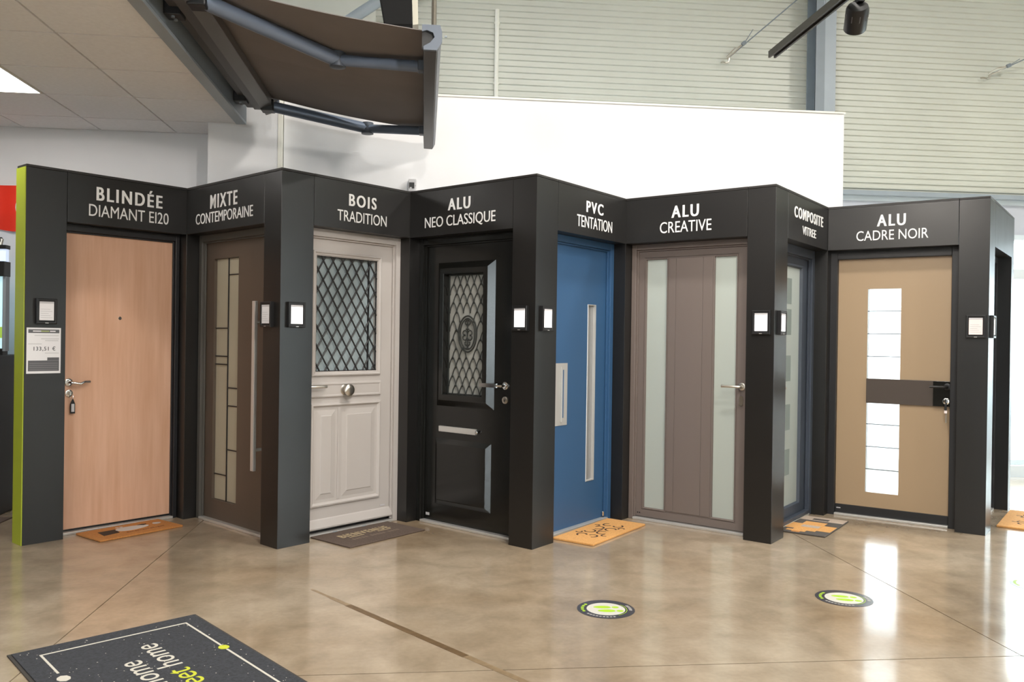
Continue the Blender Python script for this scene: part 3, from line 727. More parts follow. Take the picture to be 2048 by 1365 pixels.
# --- door 1: beech veneered security door
t, L = door(1, 'entrance_door', 'beech veneer flush door with lever handle in a black frame at the left')
door_frame(t, WO + 0.001, L - 0.001, HB - 0.0005, M_BLACKFRAME, jw=0.030, head=0.048)
lf = box(WO + 0.033, L - 0.033, DL, DB - 0.005, 0.0315, HB - 0.050).build('leaf', M_WOOD, t, bevel=0.002)
box(WO + 0.033, L - 0.033, DL + 0.004, DB - 0.005, 0.0185, 0.031).build('bottom_strip', M_BLACK, t)
lever(t, 0.332, 1.054, 0.125, M_CHROME, style='curvy')
lk = lock(t, 0.335, 0.978, M_CHROME)
MB().lathe((0.682, DL, 1.508), (0, -1, 0), [(0, 0.012), (0.004, 0.012), (0.005, 0.008), (0.004, 0.004)], 16).build('peephole', M_CHROME, t, smooth=True)
kt = thing('key_tag', (0, 0, 0), 0, 'small black key tag hanging from the lock of the beech door', 'key tag')
a, th, _ = frame_of(1); kt.location = (a.x, a.y, 0); kt.rotation_euler = (0, 0, th)
MB().tube([(0.340 + 0.014 * math.sin(k * math.pi / 8), DL - 0.03, 0.957 + 0.016 * math.cos(k * math.pi / 8)) for k in range(16)], 0.0015, 6, closed=True).build('ring', M_CHROME, kt)
box(0.331, 0.339, DL - 0.034, DL - 0.011, 0.967, 0.991).build('key', M_NICKEL, kt)
MB().extrude_y([(0.336, 0.838), (0.336, 0.905), (0.345, 0.925), (0.348, 0.938), (0.356, 0.938), (0.360, 0.925), (0.368, 0.905), (0.368, 0.838)], DL - 0.028, DL - 0.022).build('fob', M_BLACK, kt, bevel=0.001)
box(0.342, 0.362, DL - 0.0292, DL - 0.0282, 0.85, 0.905).build('paper_insert', M_INKL, kt)

# --- door 2: bronze door with a glazed strip of panes
t, L = door(2, 'entrance_door', 'brown-grey door with a narrow beige glass strip and long steel pull bar')
R = L - WE - 0.004
door_frame(t, 0.001, R + 0.003, HB - 0.0005, M_TAUPE2F, jw=0.045, head=0.050)
gu0, gu1, gz0, gz1, gm = 0.165, 0.510, 0.163, 1.968, 0.342
lf = MB().plate(0.048, R - 0.044, 0.0185, HB - 0.053, DL, DB - 0.005, [(gu0, gu1, gz0, gz1)]).build('leaf', M_TAUPE2, t, bevel=0.002)
cols = [(gu0, gm, [gz0, 0.353, 1.178, 1.239, 1.448, gz1]), (gm, gu1, [gz0, 0.548, 0.874, 1.007, 1.844, gz1])]
for a0, a1, zs in cols:
    for z0_, z1_ in zip(zs[:-1], zs[1:]):
        pane(a0 + 0.003, a1 - 0.003, DL + 0.022, DL + 0.030, z0_ + 0.003, z1_ - 0.003, M_G2, 'pane', t)
    for z_ in zs[1:-1]: box(a0, a1, DL + 0.016, DL + 0.024, z_ - 0.004, z_ + 0.004).build('glazing_bar', M_IRON, t)
box(gm - 0.004, gm + 0.004, DL + 0.015, DL + 0.024, gz0, gz1).build('glazing_bar', M_IRON, t)
pb = box(0.820, 0.856, DL - 0.075, DL - 0.050, 0.455, 1.637).build('pull_bar', M_ALU, t, bevel=0.003)
for z_ in (0.60, 1.49): MB().tube([(0.838, DL, z_), (0.838, DL - 0.055, z_)], 0.012, 12).build('standoff', M_ALU, pb, smooth=True)

# --- door 3: painted wooden door with a lattice grille
t, L = door(3, 'entrance_door', 'pale greige wooden door with black diamond lattice window and round knob')
door_frame(t, WO + 0.001, L - 0.001, HB - 0.0005, M_GREIGE, jw=0.042, head=0.054)
u0_, u1_ = WO + 0.045, L - 0.045
G = (0.385, 0.931, 1.150, 1.965)
lf = MB().plate(u0_, u1_, 0.036, HB - 0.057, DL, DB - 0.005, [G]).build('leaf', M_GREIGE, t, bevel=0.002)
MB().rect_loft(0.350, 0.968, 1.115, 2.000, [(0, DL), (0.003, DL - 0.012), (0.012, DL - 0.016), (0.020, DL - 0.008), (0.030, DL - 0.006), (0.036, DL + 0.012)], cap=False).build('window_moulding', M_GREIGE, t)
pane(G[0], G[1], DL + 0.040, DL + 0.046, G[2], G[3], M_G3, 'glass', t)
def lattice(par, g, du, dz, r, d, m, name='grille_bar', off=0.0):
    """diagonal bars through a rectangle"""
    gu0, gu1, gz0, gz1 = g; k_ = dz / du
    W_ = gu1 - gu0; Hh = gz1 - gz0
    for sgn in (1, -1):
        n0 = -int(Hh / dz) - 2; n1 = int(W_ / du) + 2
        for n in range(n0, n1 + 1):
            c = (n + off) * du        # foot of the bar at the bottom edge for sgn=1
            pts = []
            xa, xb = c, c + Hh / k_
            lo, hi = max(0, xa), min(W_, xb)
            if hi - lo < 0.02: continue
            p0 = (lo, (lo - c) * k_); p1 = (hi, (hi - c) * k_)
            if sgn < 0: p0, p1 = (W_ - p0[0], p0[1]), (W_ - p1[0], p1[1])
            dd = d + (0.006 if sgn > 0 else 0.0)
            MB().tube([(gu0 + p0[0], dd, gz0 + p0[1]), (gu0 + p1[0], dd, gz0 + p1[1])], r, 6).build(name, m, par)
gr = MB()
gr.box(G[0], G[1], DL + 0.006, DL + 0.014, G[2] + 0.001, G[2] + 0.006).box(G[0], G[1], DL + 0.006, DL + 0.014, G[3] - 0.006, G[3] - 0.001)
gr.box(G[0] + 0.001, G[0] + 0.006, DL + 0.006, DL + 0.014, G[2], G[3]).box(G[1] - 0.006, G[1] - 0.001, DL + 0.006, DL + 0.014, G[2], G[3])
box(u0_, u1_, DL + 0.008, DB - 0.005, 0.0185, 0.0355).build('bottom_strip', M_BLACK, t)  # black strip standing in for the shaded gap under the weatherboard
gf = gr.build('grille', M_IRON, t, label='black diamond lattice grille')
lattice(gf, G, 0.0845, 0.1360, 0.0059, DL + 0.006, M_IRON)
box(0.870, 0.880, DL + 0.028, DL + 0.038, G[2], G[3]).build('glazing_spacer', M_IRON, t)
# rails and panels
MB().rect_loft(u0_ + 0.02, 0.975, 0.965, 1.072, [(0, DL), (0.004, DL - 0.012), (0.012, DL - 0.014), (0.022, DL - 0.010)]).build('lock_rail', M_GREIGE, t)
MB().rect_loft(u0_ + 0.045, 0.974, 0.196, 0.925, [(0, DL), (0.003, DL - 0.013), (0.014, DL - 0.016), (0.024, DL - 0.006), (0.034, DL + 0.006), (0.036, DL + 0.007)]).build('panel_moulding', M_GREIGE, t)
for a0, a1 in ((u0_ + 0.085, 0.570), (0.612, 0.932)):
    MB().rect_loft(a0, a1, 0.238, 0.884, [(0, DL + 0.004), (0.006, DL + 0.0005), (0.020, DL - 0.002), (0.045, DL - 0.006), (0.050, DL - 0.010)]).build('raised_panel', M_GREIGE, t)
box(0.580, 0.602, DL - 0.006, DL + 0.005, 0.234, 0.888).build('mullion', M_GREIGE, t, bevel=0.003)
MB().extrude_x([(DL, 0.045), (DL - 0.030, 0.045), (DL - 0.032, 0.055), (DL - 0.008, 0.105), (DL, 0.112)], u0_, u1_).build('weatherboard', M_GREIGE, t)
MB().lathe((0.640, DL, 1.015), (0, -1, 0), [(0, 0.050), (0.006, 0.049), (0.012, 0.040), (0.016, 0.020), (0.032, 0.017), (0.040, 0.030), (0.052, 0.042), (0.064, 0.042), (0.074, 0.032), (0.077, 0.012)], 28).build('knob', M_NICKEL, t, smooth=True)
lever(t, 0.318, 1.046, 0.125, M_NICKEL)
for u_ in (0.52, 0.78): box(u_, u_ + 0.035, DF - 0.010, DF - 0.005, 0.004, 0.016).build('sill_drain', M_STEEL_L, t)
box(0.985, 1.030, DL - 0.002, DL, 0.125, 0.135).build('maker_plate', M_INKL, t)

# --- door 4: glossy black door with scale grille and oval medallion
t, L = door(4, 'entrance_door', 'glossy black door with fish-scale grille, oval medallion and steel letter slot')
R = L - WE - 0.004
door_frame(t, 0.001, R + 0.003, HB - 0.0005, M_BLACKGLOSS, jw=0.045, head=0.050)
GW = (0.262, 0.655, 0.980, 1.870)
lf = MB().plate(0.048, R - 0.044, 0.0185, HB - 0.053, DL, DB - 0.005, [GW]).build('leaf', M_BLACKGLOSS, t, bevel=0.002)
MB().rect_loft(0.174, 0.743, 0.890, 1.962, [(0, DL), (0.046, DL - 0.036), (0.050, DL - 0.038), (0.086, DL - 0.038), (0.088, DL - 0.036), (0.0882, DL + 0.02)], cap=False).build('window_moulding', M_BLACKGLOSS, t)
pane(GW[0], GW[1], DL + 0.034, DL + 0.040, GW[2], GW[3], M_G4, 'glass', t)
sc = MB().plate(GW[0], GW[1], GW[2], GW[3], DL + 0.020, DL + 0.028, [(GW[0] + 0.008, GW[1] - 0.008, GW[2] + 0.008, GW[3] - 0.008)]).build('scale_grille', M_IRON4, t, label='grey-black iron grille of overlapping scales')
SU, SZ = 0.0685, 0.0680
def arch_pts(side):
    pts = []
    for k in range(7):
        s_ = k / 6
        pts.append((side * (SU / 2) * (1 - s_ ** 1.9) * (1.0 if s_ > 0 else 1.0), 0.0, SZ * 1.28 * s_))
    return pts
arch = MB().tube(arch_pts(-1) + arch_pts(1)[::-1][1:], 0.0042, 6).mesh('scale', M_IRON4, True)
ocx, ocz, orx, orz = 0.466, 1.430, 0.090, 0.132
row = 0
z_ = GW[2] - 0.01
while z_ < GW[3] - 0.06:
    off = 0.5 if row % 2 else 0.0
    for c in range(7):
        uc = GW[0] + 0.026 + (c + off) * SU - 0.01
        if uc - SU / 2 < GW[0] - 0.005 or uc + SU / 2 > GW[1] + 0.008: continue
        if ((uc - ocx) / (orx + 0.016)) ** 2 + ((z_ + SZ * 0.6 - ocz) / (orz + 0.03)) ** 2 < 1: continue
        share(arch, 'scale', sc, (uc, DL + 0.020, z_))
    z_ += SZ; row += 1
def oval(rx, rz, r, y, n=36): return MB().tube([(ocx + rx * math.cos(2 * math.pi * k / n), y, ocz + rz * math.sin(2 * math.pi * k / n)) for k in range(n)], r, 8, closed=True)
md = oval(orx, orz, 0.006, DL + 0.012).build('medallion', M_IRON4, t, smooth=True, label='oval iron medallion with scrolls')
oval(orx - 0.018, orz - 0.018, 0.0045, DL + 0.012).build('inner_ring', M_IRON4, md, smooth=True)
MB().tube([(ocx, DL + 0.012, ocz - orz + 0.02), (ocx, DL + 0.012, ocz + orz - 0.02)], 0.005, 8).build('stem', M_IRON4, md)
for sx in (-1, 1):
    for sz in (-1, 1):
        pts = []
        for k in range(15):
            a_ = k / 14 * 1.6 * math.pi; rr = 0.026 * (1 - 0.6 * k / 14)
            pts.append((ocx + sx * (0.028 - rr * math.cos(a_)), DL + 0.012, ocz + sz * 0.012 + sz * (0.002 + rr * math.sin(a_)) - 0.010))
        MB().tube(pts, 0.005, 6).build('scroll', M_IRON4, md, smooth=True)
    for zz in (0.075, -0.078):
        MB().tube([(ocx, DL + 0.012, ocz + zz - 0.015), (ocx + sx * 0.022, DL + 0.012, ocz + zz), (ocx + sx * 0.026, DL + 0.012, ocz + zz + 0.016), (ocx + sx * 0.014, DL + 0.012, ocz + zz + 0.02)], 0.005, 6).build('scroll', M_IRON4, md, smooth=True)
for zz in (0.035, -0.045, 0.105, -0.105): MB().lathe((ocx - 0.018, DL + 0.012, ocz + zz), (1, 0, 0), [(0, 0.003), (0.01, 0.006), (0.018, 0.008), (0.026, 0.006), (0.036, 0.003)], 8).build('collar', M_IRON4, md)
ls = box(0.215, 0.585, DL - 0.022, DL, 0.699, 0.741).build('letter_slot', M_ALU, t, bevel=0.003)
MB().lathe((0.596, DL - 0.012, 0.720), (0, -1, 0), [(0, 0.012), (0.012, 0.012), (0.016, 0.007)], 14).build('slot_lock', M_CHROME, ls, smooth=True)
MB().rect_loft(0.166, 0.722, 0.150, 0.645, [(0, DL), (0.034, DL - 0.026), (0.040, DL - 0.027), (0.080, DL - 0.027)]).build('raised_panel', M_BLACKGLOSS, t)
lever(t, 0.848, 1.068, -0.195, M_CHROME, style='flat')
lock(t, 0.848, 0.967, M_NICKEL)
box(0.072, 0.110, DL - 0.002, DL, 0.050, 0.070).build('maker_plate', M_INKL, t)

# --- door 5: blue door with steel strip and recessed pull
t, L = door(5, 'entrance_door', 'blue flush door with narrow vertical grey inset and recessed steel pull')
door_frame(t, WO + 0.001, L - 0.001, HB - 0.0005, M_BLUE, jw=0.048, head=0.050)
lf = MB().plate(WO + 0.051, L - 0.051, 0.0185, HB - 0.053, DL, DB - 0.005, [(0.885, 0.995, 0.328, 1.665)]).build('leaf', M_BLUE, t, bevel=0.002)
MB().rect_loft(0.885, 0.995, 0.328, 1.665, [(-0.004, DL), (-0.002, DL - 0.004), (0.004, DL - 0.003), (0.006, DL + 0.02)], cap=False).build('inset_trim', M_ALU, t)
box(0.888, 0.992, DL + 0.018, DL + 0.024, 0.331, 1.662).build('inset_glass', M_STRIP5, t)
pl = MB().plate(0.40, 0.608, 0.777, 1.228, DL - 0.004, DL, [(0.540, 0.566, 0.83, 1.18)]).build('pull_plate', M_ALU, t, bevel=0.001)
box(0.538, 0.568, DL + 0.001, DL + 0.002, 0.828, 1.182).build('pull_recess', M_INK, pl)
box(0.520, 0.538, DL - 0.012, DL - 0.004, 0.80, 1.20).build('grip_edge', M_ALU, pl, bevel=0.003)
MB().lathe((1.128, DL - 0.012, 0.030), (0, 0, 1), [(0, 0.010), (0.030, 0.010), (0.034, 0.006)], 12).build('hinge', M_CHROME, t, smooth=True)

# --- door 6: taupe aluminium door, two glass strips
t, L = door(6, 'entrance_door', 'taupe grey door with two tall pale frosted glass strips and lever handle')
R = L - WE - 0.004
door_frame(t, 0.001, R + 0.003, HB - 0.0005, M_TAUPE6, jw=0.038, head=0.042)
gl, gr_ = (0.107, 0.297, 0.088, 2.037), (0.672, 0.858, 0.088, 2.037)
lf = MB().plate(0.041, R - 0.037, 0.0185, HB - 0.045, DL, DB - 0.005, [gl, gr_]).build('leaf', M_TAUPE6, t, bevel=0.002)
for g in (gl, gr_):
    MB().rect_loft(g[0], g[1], g[2], g[3], [(-0.003, DL), (-0.001, DL - 0.006), (0.006, DL - 0.005), (0.009, DL + 0.016)], cap=False).build('glazing_bead', M_TAUPE6, t)
    pane(g[0] + 0.002, g[1] - 0.002, DL + 0.012, DL + 0.020, g[2], g[3], M_G6, 'glass', t)
for a0, a1 in ((0.303, 0.364), (0.367, 0.585), (0.588, 0.664)):
    box(a0, a1, DL - 0.005, DL - 0.0005, 0.092, 2.033).build('plank', M_TAUPE6, t, bevel=0.0015)
MB().plate(0.052, R - 0.050, 0.026, HB - 0.058, DL - 0.007, DL - 0.0005, [(0.098, 0.930 - 0.06, 0.078, 2.047)]).build('leaf_rim', M_TAUPE6, t, bevel=0.002)
lever(t, 0.903, 1.076, -0.135, M_NICKEL, d=DL - 0.007)
MB().extrude_y([(0.901 + 0.015 * math.cos(k * math.pi / 8), 0.973 + (0.02 if k < 8 else -0.02) + 0.015 * math.sin(k * math.pi / 8)) for k in range(16)], DL - 0.018, DL - 0.007).build('lock', M_NICKEL, t)
for u_ in (0.068, 0.085): MB().lathe((u_, DL - 0.007, 0.052), (0, -1, 0), [(0, 0.005), (0.002, 0.005)], 10).build('screw_cap', M_BLACK, t)

# --- door 7: anthracite door, frosted glass with clear squares
t, L = door(7, 'entrance_door', 'anthracite door with full frosted glass carrying darker squares')
door_frame(t, WO + 0.001, L - 0.001, HB - 0.0005, M_ANTH, jw=0.058, head=0.069)
g7 = (0.430, 1.012, 0.128, 1.994)
lf = MB().plate(WO + 0.061, L - 0.061, 0.0185, HB - 0.072, DL, DB - 0.005, [g7]).build('leaf', M_ANTH, t, bevel=0.002)
MB().rect_loft(*g7, [(-0.022, DL), (-0.018, DL - 0.008), (-0.004, DL - 0.008), (0.006, DL + 0.016)], cap=False).build('glazing_bead', M_ANTH, t)
pane(g7[0], g7[1], DL + 0.014, DL + 0.022, g7[2], g7[3], M_G7, 'glass', t)
for z0_ in (0.37, 0.72, 1.10, 1.46, 1.70):
    box(0.60, 0.815, DL + 0.0115, DL + 0.0138, z0_, z0_ + 0.20).build('etched_square', M_G7B, t)
box(WO + 0.078, L - 0.076, DF - 0.006, DL - 0.001, 0.022, 0.048).build('weather_bar', M_ANTH, t, bevel=0.003)
lever(t, 0.385, 1.06, 0.12, M_NICKEL)

# --- door 8: tan door with bright glass panes
t, L = door(8, 'entrance_door', 'tan door with column of bright white glass panes and dark crossband')
R = L - WE - 0.004
door_frame(t, 0.001, R + 0.003, HB - 0.0005, M_BLACKFRAME, jw=0.055, head=0.066, step=False)
g8 = (0.284, 0.530, 0.207, 1.840)
lf = MB().plate(0.058, R - 0.054, 0.088, HB - 0.068, DL, DB - 0.005, [(g8[0], g8[1], g8[2], 0.925), (g8[0], g8[1], 1.121, g8[3])]).build('leaf', M_TAN, t, bevel=0.002)
box(0.058, R - 0.054, DL - 0.006, DB - 0.005, 0.0182, 0.0865).build('bottom_rail', M_BLACKFRAME, t, bevel=0.002)
zs = [0.207, 0.393, 0.574, 0.755, 0.925]
zs2 = [1.121, 1.299, 1.480, 1.661, 1.840]
for zz in (zs, zs2):
    for z0_, z1_ in zip(zz[:-1], zz[1:]):
        pane(g8[0] + 0.001, g8[1] - 0.001, DL + 0.006, DL + 0.020, z0_ + 0.0015, z1_ - 0.0015, M_G8, 'pane', t)
    for z_ in zz[1:-1]: box(g8[0], g8[1], DL + 0.004, DL + 0.0055, z_ - 0.0035, z_ + 0.0035).build('pane_joint', mat('grey_joint', (0.10, 0.12, 0.13), 0.5), t)
bd = box(g8[0], 0.895, DL - 0.014, DL - 0.0005, 0.925, 1.121).build('crossband', M_BANDB, t, bevel=0.002)
hp = box(0.770, 0.897, DL - 0.024, DL - 0.0145, 0.927, 1.119).build('handle_plate', M_BLACKGLOSS, t, bevel=0.002)
lever(t, 0.868, 1.078, -0.115, M_BLACK, d=DL - 0.024)
lock(t, 0.862, 0.968, M_CHROME, d=DL - 0.024)
a, th, _ = frame_of(8)
ky = thing('door_key', (a.x, a.y, 0), th, 'key with pale tag hanging from the lock of the tan door', 'key')
box(0.858, 0.866, DL - 0.062, DL - 0.037, 0.955, 0.985).build('bow', M_BLACK, ky)
box(0.853, 0.871, DL - 0.060, DL - 0.054, 0.900, 0.950).build('grip', M_BLACK, ky, bevel=0.002)
box(0.853, 0.873, DL - 0.058, DL - 0.056, 0.878, 0.899).build('tag', M_PINKPAPER, ky)
box(0.860, 0.871, DL - 0.058, DL - 0.055, 0.805, 0.878).build('blade', M_NICKEL, ky)
box(0.068, 0.100, DL - 0.008, DL - 0.006, 0.052, 0.060).build('maker_plate', M_INKL, t)

# --- door 9: only an edge-on glimpse past the last pillar
t, L = door(9, 'entrance_door', 'dark anthracite door seen edge-on past the last pillar')
door_frame(t, WO + 0.001, L - 0.001, HB - 0.0005, M_BLACKFRAME)
MB().rect_loft(WO + 0.066, L - 0.064, 0.024, HB - 0.072, [(0, DB - 0.01), (0, DL), (0.10, DL), (0.11, DL + 0.008), (0.30, DL + 0.008)]).build('leaf', M_ANTH, t)
lever(t, 0.36, 1.06, 0.12, M_NICKEL)

# ================================================================== price displays on the pillars
def price_frame(i, u, label, sheet, w_=0.128, z0_=1.455, z1_=1.623, dep=0.024, pw=0.090):
    a, th, L = frame_of(i)
    t = thing('price_display', (a.x, a.y, z0_), th, label, 'price display', 'small framed price displays on the pillars')
    hh = z1_ - z0_
    MB().rect_loft(u, u + w_, 0, hh, [(0, -0.0005), (0, -dep), (0.004, -dep - 0.003), (0.014, -dep - 0.002), (0.018, -dep + 0.006)]).build('frame', M_BLACK, t)
    m0 = (w_ - pw) / 2
    s_ = box(u + m0, u + w_ - m0, -dep + 0.0015, -dep + 0.005, 0.024, hh - 0.020).build('sheet', sheet, t)
    y = -dep + 0.0005
    box(u + m0, u + w_ - m0, y, y + 0.0008, hh - 0.033, hh - 0.020).build('heading_strip', M_INKL, s_)
    if sheet is not M_LITPAPER:
        for k in range(5):
            box(u + m0 + 0.008, u + w_ - m0 - 0.01 - 0.012 * (k % 3), y, y + 0.0008, 0.04 + k * 0.014, 0.0425 + k * 0.014).build('text_line', M_INKL, s_)
    box(u + w_ * 0.42, u + w_ * 0.58, -dep - 0.004, -dep - 0.002, 0.004, 0.008).build('latch', M_ALU, t)
price_frame(1, 0.062, 'black framed price display on the green-sided pillar beside the beech door', M_PAPER)
price_frame(2, 1.066, 'framed price display beside the long steel pull bar of the brown-grey door', M_PAPER)
price_frame(3, 0.052, 'framed price display beside the diamond lattice window', M_LITPAPER)
price_frame(4, 1.031, 'framed price display beside the steel handle of the glossy black door', M_LITPAPER)
price_frame(5, 0.056, 'framed price display beside the blue door', M_LITPAPER)
price_frame(6, 1.030, 'framed price display beside the lever of the taupe two-glass door', M_LITPAPER)
price_frame(7, 0.056, 'framed price display beside the anthracite glazed door', M_LITPAPER)
price_frame(8, 1.000, 'framed price display with pinkish sheet beside the tan door', M_PINKPAPER)
price_frame(9, 0.050, 'price display seen edge-on on the daylit side of the last pillar', M_PAPER)

# A4 price sheet taped under the first display
a, th, _ = frame_of(1)
t = thing('price_sheet', (a.x, a.y, 1.126), th, 'white paper price sheet reading 133,51 € taped to the left pillar', 'sign')
box(0.012, 0.224, -0.0022, -0.0007, 0.0, 0.303).build('paper', M_PAPER, t)
def pr(n_, m_, x0, x1, z0, z1): return box(x0, x1, -0.0028, -0.0023, z0, z1).build(n_, m_, t)
pr('header_bar', M_INK, 0.022, 0.214, 0.268, 0.292)
MB().box(0.05, 0.13, -0.0032, -0.0029, 0.277, 0.284).box(0.155, 0.19, -0.0032, -0.0029, 0.277, 0.284).build('header_lettering', M_PAPER, t)
box(0.10, 0.15, -0.0035, -0.0033, 0.277, 0.284).build('header_mark', mat('pale_lime_ink', (0.45, 0.52, 0.2), 0.6), t)
for x0, x1, z in ((0.06, 0.21, 0.250), (0.10, 0.212, 0.228), (0.125, 0.208, 0.216), (0.022, 0.105, 0.194), (0.125, 0.212, 0.133)): pr('text_line', M_INKL, x0, x1, z, z + 0.004)
text_on_panel(t, 'price_lettering', '133,51 €', 0.055, 0.190, 0.152, 0.177, M_INK, d=-0.0023, bold=True, th=0.0006)
pr('table_block', M_INK, 0.022, 0.214, 0.016, 0.086)
pr('table_block', M_INK, 0.140, 0.214, 0.0865, 0.106)
for k in range(4): box(0.030, 0.206, -0.0032, -0.0029, 0.024 + k * 0.014, 0.027 + k * 0.014).build('table_line', mat('mid_grey_ink', (0.25, 0.25, 0.26), 0.7), t)

# small white sensor box on the partition
t = thing('wall_sensor', (-0.108, 6.79, 2.572), 0, 'small white box with black window just above the inner corner of the headers', 'sensor')
MB().box(-0.032, 0.032, 0.0, 0.055, 0.0, 0.100).build('housing', M_PAPER, t, bevel=0.006)
box(-0.026, 0.016, -0.003, 0.0, 0.022, 0.070).build('black_window', M_BLACK, t)
box(-0.020, -0.004, -0.0045, -0.0032, 0.02, 0.032).build('tag', M_PAPER, t)
MB().lathe((0.024, -0.001, 0.045), (0, -1, 0), [(0, 0.005), (0.002, 0.005)], 8).build('button', M_INKL, t)

# ================================================================== left edge: banner and kiosk
t = thing('red_banner', (-3.55, 7.18, 2.22), 0, 'bright red banner on the wall at the left edge', 'banner')
vs = []; fs = []
n = 24
for k in range(n + 1):
    x = -0.55 + 0.9 * k / n; y = 0.006 * math.sin(k * 1.1)
    for z in (0.0, 0.36):
        vs += [(x, y - 0.006, z + (0.012 * math.sin(k * 0.5) if z == 0 else 0)), (x, y, z + (0.012 * math.sin(k * 0.5) if z == 0 else 0))]
for k in range(n):
    q = 4 * k; fs += [(q, q + 4, q + 6, q + 2), (q + 1, q + 3, q + 7, q + 5), (q, q + 1, q + 5, q + 4), (q + 2, q + 6, q + 7, q + 3)]
fs += [(0, 2, 3, 1), (4 * n, 4 * n + 1, 4 * n + 3, 4 * n + 2)]
MB().add(vs, fs).build('cloth', M_RED, t, smooth=True)
MB().tube([(0.345 + 0.075 * math.cos(2 * math.pi * k / 28), -0.016, 0.185 + 0.085 * math.sin(2 * math.pi * k / 28)) for k in range(28)], 0.012, 6, closed=True).build('white_ring', M_PAPER, t)

t = thing('display_kiosk', (-3.75, 6.75, 0), 0, 'black display kiosk with lit pale blue screens behind the green-sided pillar', 'kiosk')
box(-0.75, 0.56, -0.10, 0.30, 0.0, 1.22).build('cabinet', M_BLACK, t, bevel=0.01)
box(-0.75, 0.56, 0.02, 0.10, 1.22, 1.27).build('lower_bezel', M_BLACK, t)
sc_ = box(-0.70, 0.553, 0.03, 0.08, 1.27, 1.82).build('screen', M_SCREEN, t)
box(-0.70, 0.553, 0.026, 0.0295, 1.35, 1.435).build('green_band', M_SCREENG, sc_)
box(0.555, 0.578, 0.02, 0.08, 1.25, 1.82).build('screen_edge', M_STEEL_L, t)
box(-0.75, 0.575, 0.0, 0.10, 1.82, 1.935).build('middle_bar', M_BLACK, t, bevel=0.004)
box(-0.72, 0.57, 0.03, 0.08, 1.935, 2.03).build('header_screen', M_SCREEN2, t)
box(-0.75, 0.575, 0.02, 0.09, 2.03, 2.06).build('top_bar', M_BLACK, t)
MB().tube([(-0.6, 0.05, 2.10), (0.53, 0.05, 2.10)], 0.022, 10).build('arm', M_BLACK, t, smooth=True)
MB().tube([(0.52, 0.05, 2.06), (0.53, 0.05, 2.11)], 0.016, 8).build('arm_foot', M_NICKEL, t)
box(-0.75, 0.56, -0.106, -0.10, 0.15, 0.17).build('silver_strip', M_ALU, t)
MB().lathe((0.47, -0.10, 1.235), (0, -1, 0), [(0, 0.012), (0.004, 0.012)], 12).build('button', M_PAPER, t)
box(-0.9, 0.70, -0.55, -0.10, 0.0, 0.008).build('floor_shadow', M_MATB, t)  # thin dark sheet painting the shadow on the floor before the kiosk

# ================================================================== mats and floor stickers
def mat_frame(name, corner, ang, label, cat='doormat', group=None):
    return thing(name, (corner[0], corner[1], 0.0), ang, label, cat, group)
def flat_poly(t, name, pts, z, m, th=0.0008):
    return MB().prism(pts, z, z + th).build(name, m, t)
def blob(cx, cy, rx, ry, n=24, p=1.0): return [(cx + rx * math.cos(2 * math.pi * k / n), cy + ry * math.sin(2 * math.pi * k / n) * (1 - 0.25 * p * math.cos(2 * math.pi * k / n))) for k in range(n)]
def mat_body(t, w_, h_, z, m, edge=0.004): return box(0, w_, 0, h_, 0.0005, z).build('mat_body', m, t, bevel=edge)

# mat 1 (near corner, length along the door)
t = mat_frame('coir_doormat', (-2.130, 5.856), math.radians(47.5), 'orange coir doormat with white blob and dark block print before the beech door', group='doormats')
mat_body(t, 0.61, 0.33, 0.014, M_COIR)
flat_poly(t, 'dark_block', [(0.08, 0.10), (0.20, 0.12), (0.225, 0.225), (0.10, 0.225)], 0.0135, M_INKDK, 0.002)
flat_poly(t, 'white_shape', [(x, y) for x, y in blob(0.33, 0.185, 0.12, 0.055)], 0.0135, M_PRINTW, 0.0028)
flat_poly(t, 'dark_tip', [(0.425, 0.20), (0.46, 0.23), (0.43, 0.245), (0.39, 0.235)], 0.0135, M_INKDK, 0.0032)
flat_poly(t, 'paw', blob(0.26, 0.265, 0.012, 0.012), 0.0135, M_PRINTW, 0.002)
flat_poly(t, 'paw', blob(0.29, 0.268, 0.012, 0.012), 0.0135, M_PRINTW, 0.002)
flat_poly(t, 'white_spot', blob(0.525, 0.205, 0.030, 0.025), 0.0135, M_PRINTW, 0.002)
mb = MB()
for k in range(15): mb.box(0.235 + k * 0.019, 0.248 + k * 0.019, 0.075 + 0.004 * (k % 3), 0.095 - 0.003 * (k % 2), 0.0135, 0.0152)
mb.build('faint_lettering', mat('rust_print', (0.24, 0.085, 0.03), 0.95), t)

# mat 3 brown
t = mat_frame('brown_doormat', (-0.465, 5.617), math.radians(45.0), 'dark brown doormat with faded straw lettering before the pale grey door', group='doormats')
mat_body(t, 0.70, 0.43, 0.010, M_MATB)
mb = text_into(MB(), 'BIENVENUE', lambda x, y, tt: (0.13 + x, 0.225 + y, 0.0098 + tt), 0.44, 0.075, True, 0.0012)
mb.build('lettering', M_TEXTY, t)
MB().box(0.17, 0.30, 0.200, 0.210, 0.0098, 0.011).box(0.43, 0.55, 0.200, 0.210, 0.0098, 0.011).build('rule', M_TEXTY, t)
mb = MB()
for k in range(16):
    if k in (5, 11): continue
    mb.box(0.15 + k * 0.027, 0.167 + k * 0.027, 0.130, 0.132 + 0.03, 0.0098, 0.0105)
mb.build('faint_lettering', mat('faded_print', (0.175, 0.13, 0.10), 0.95), t)

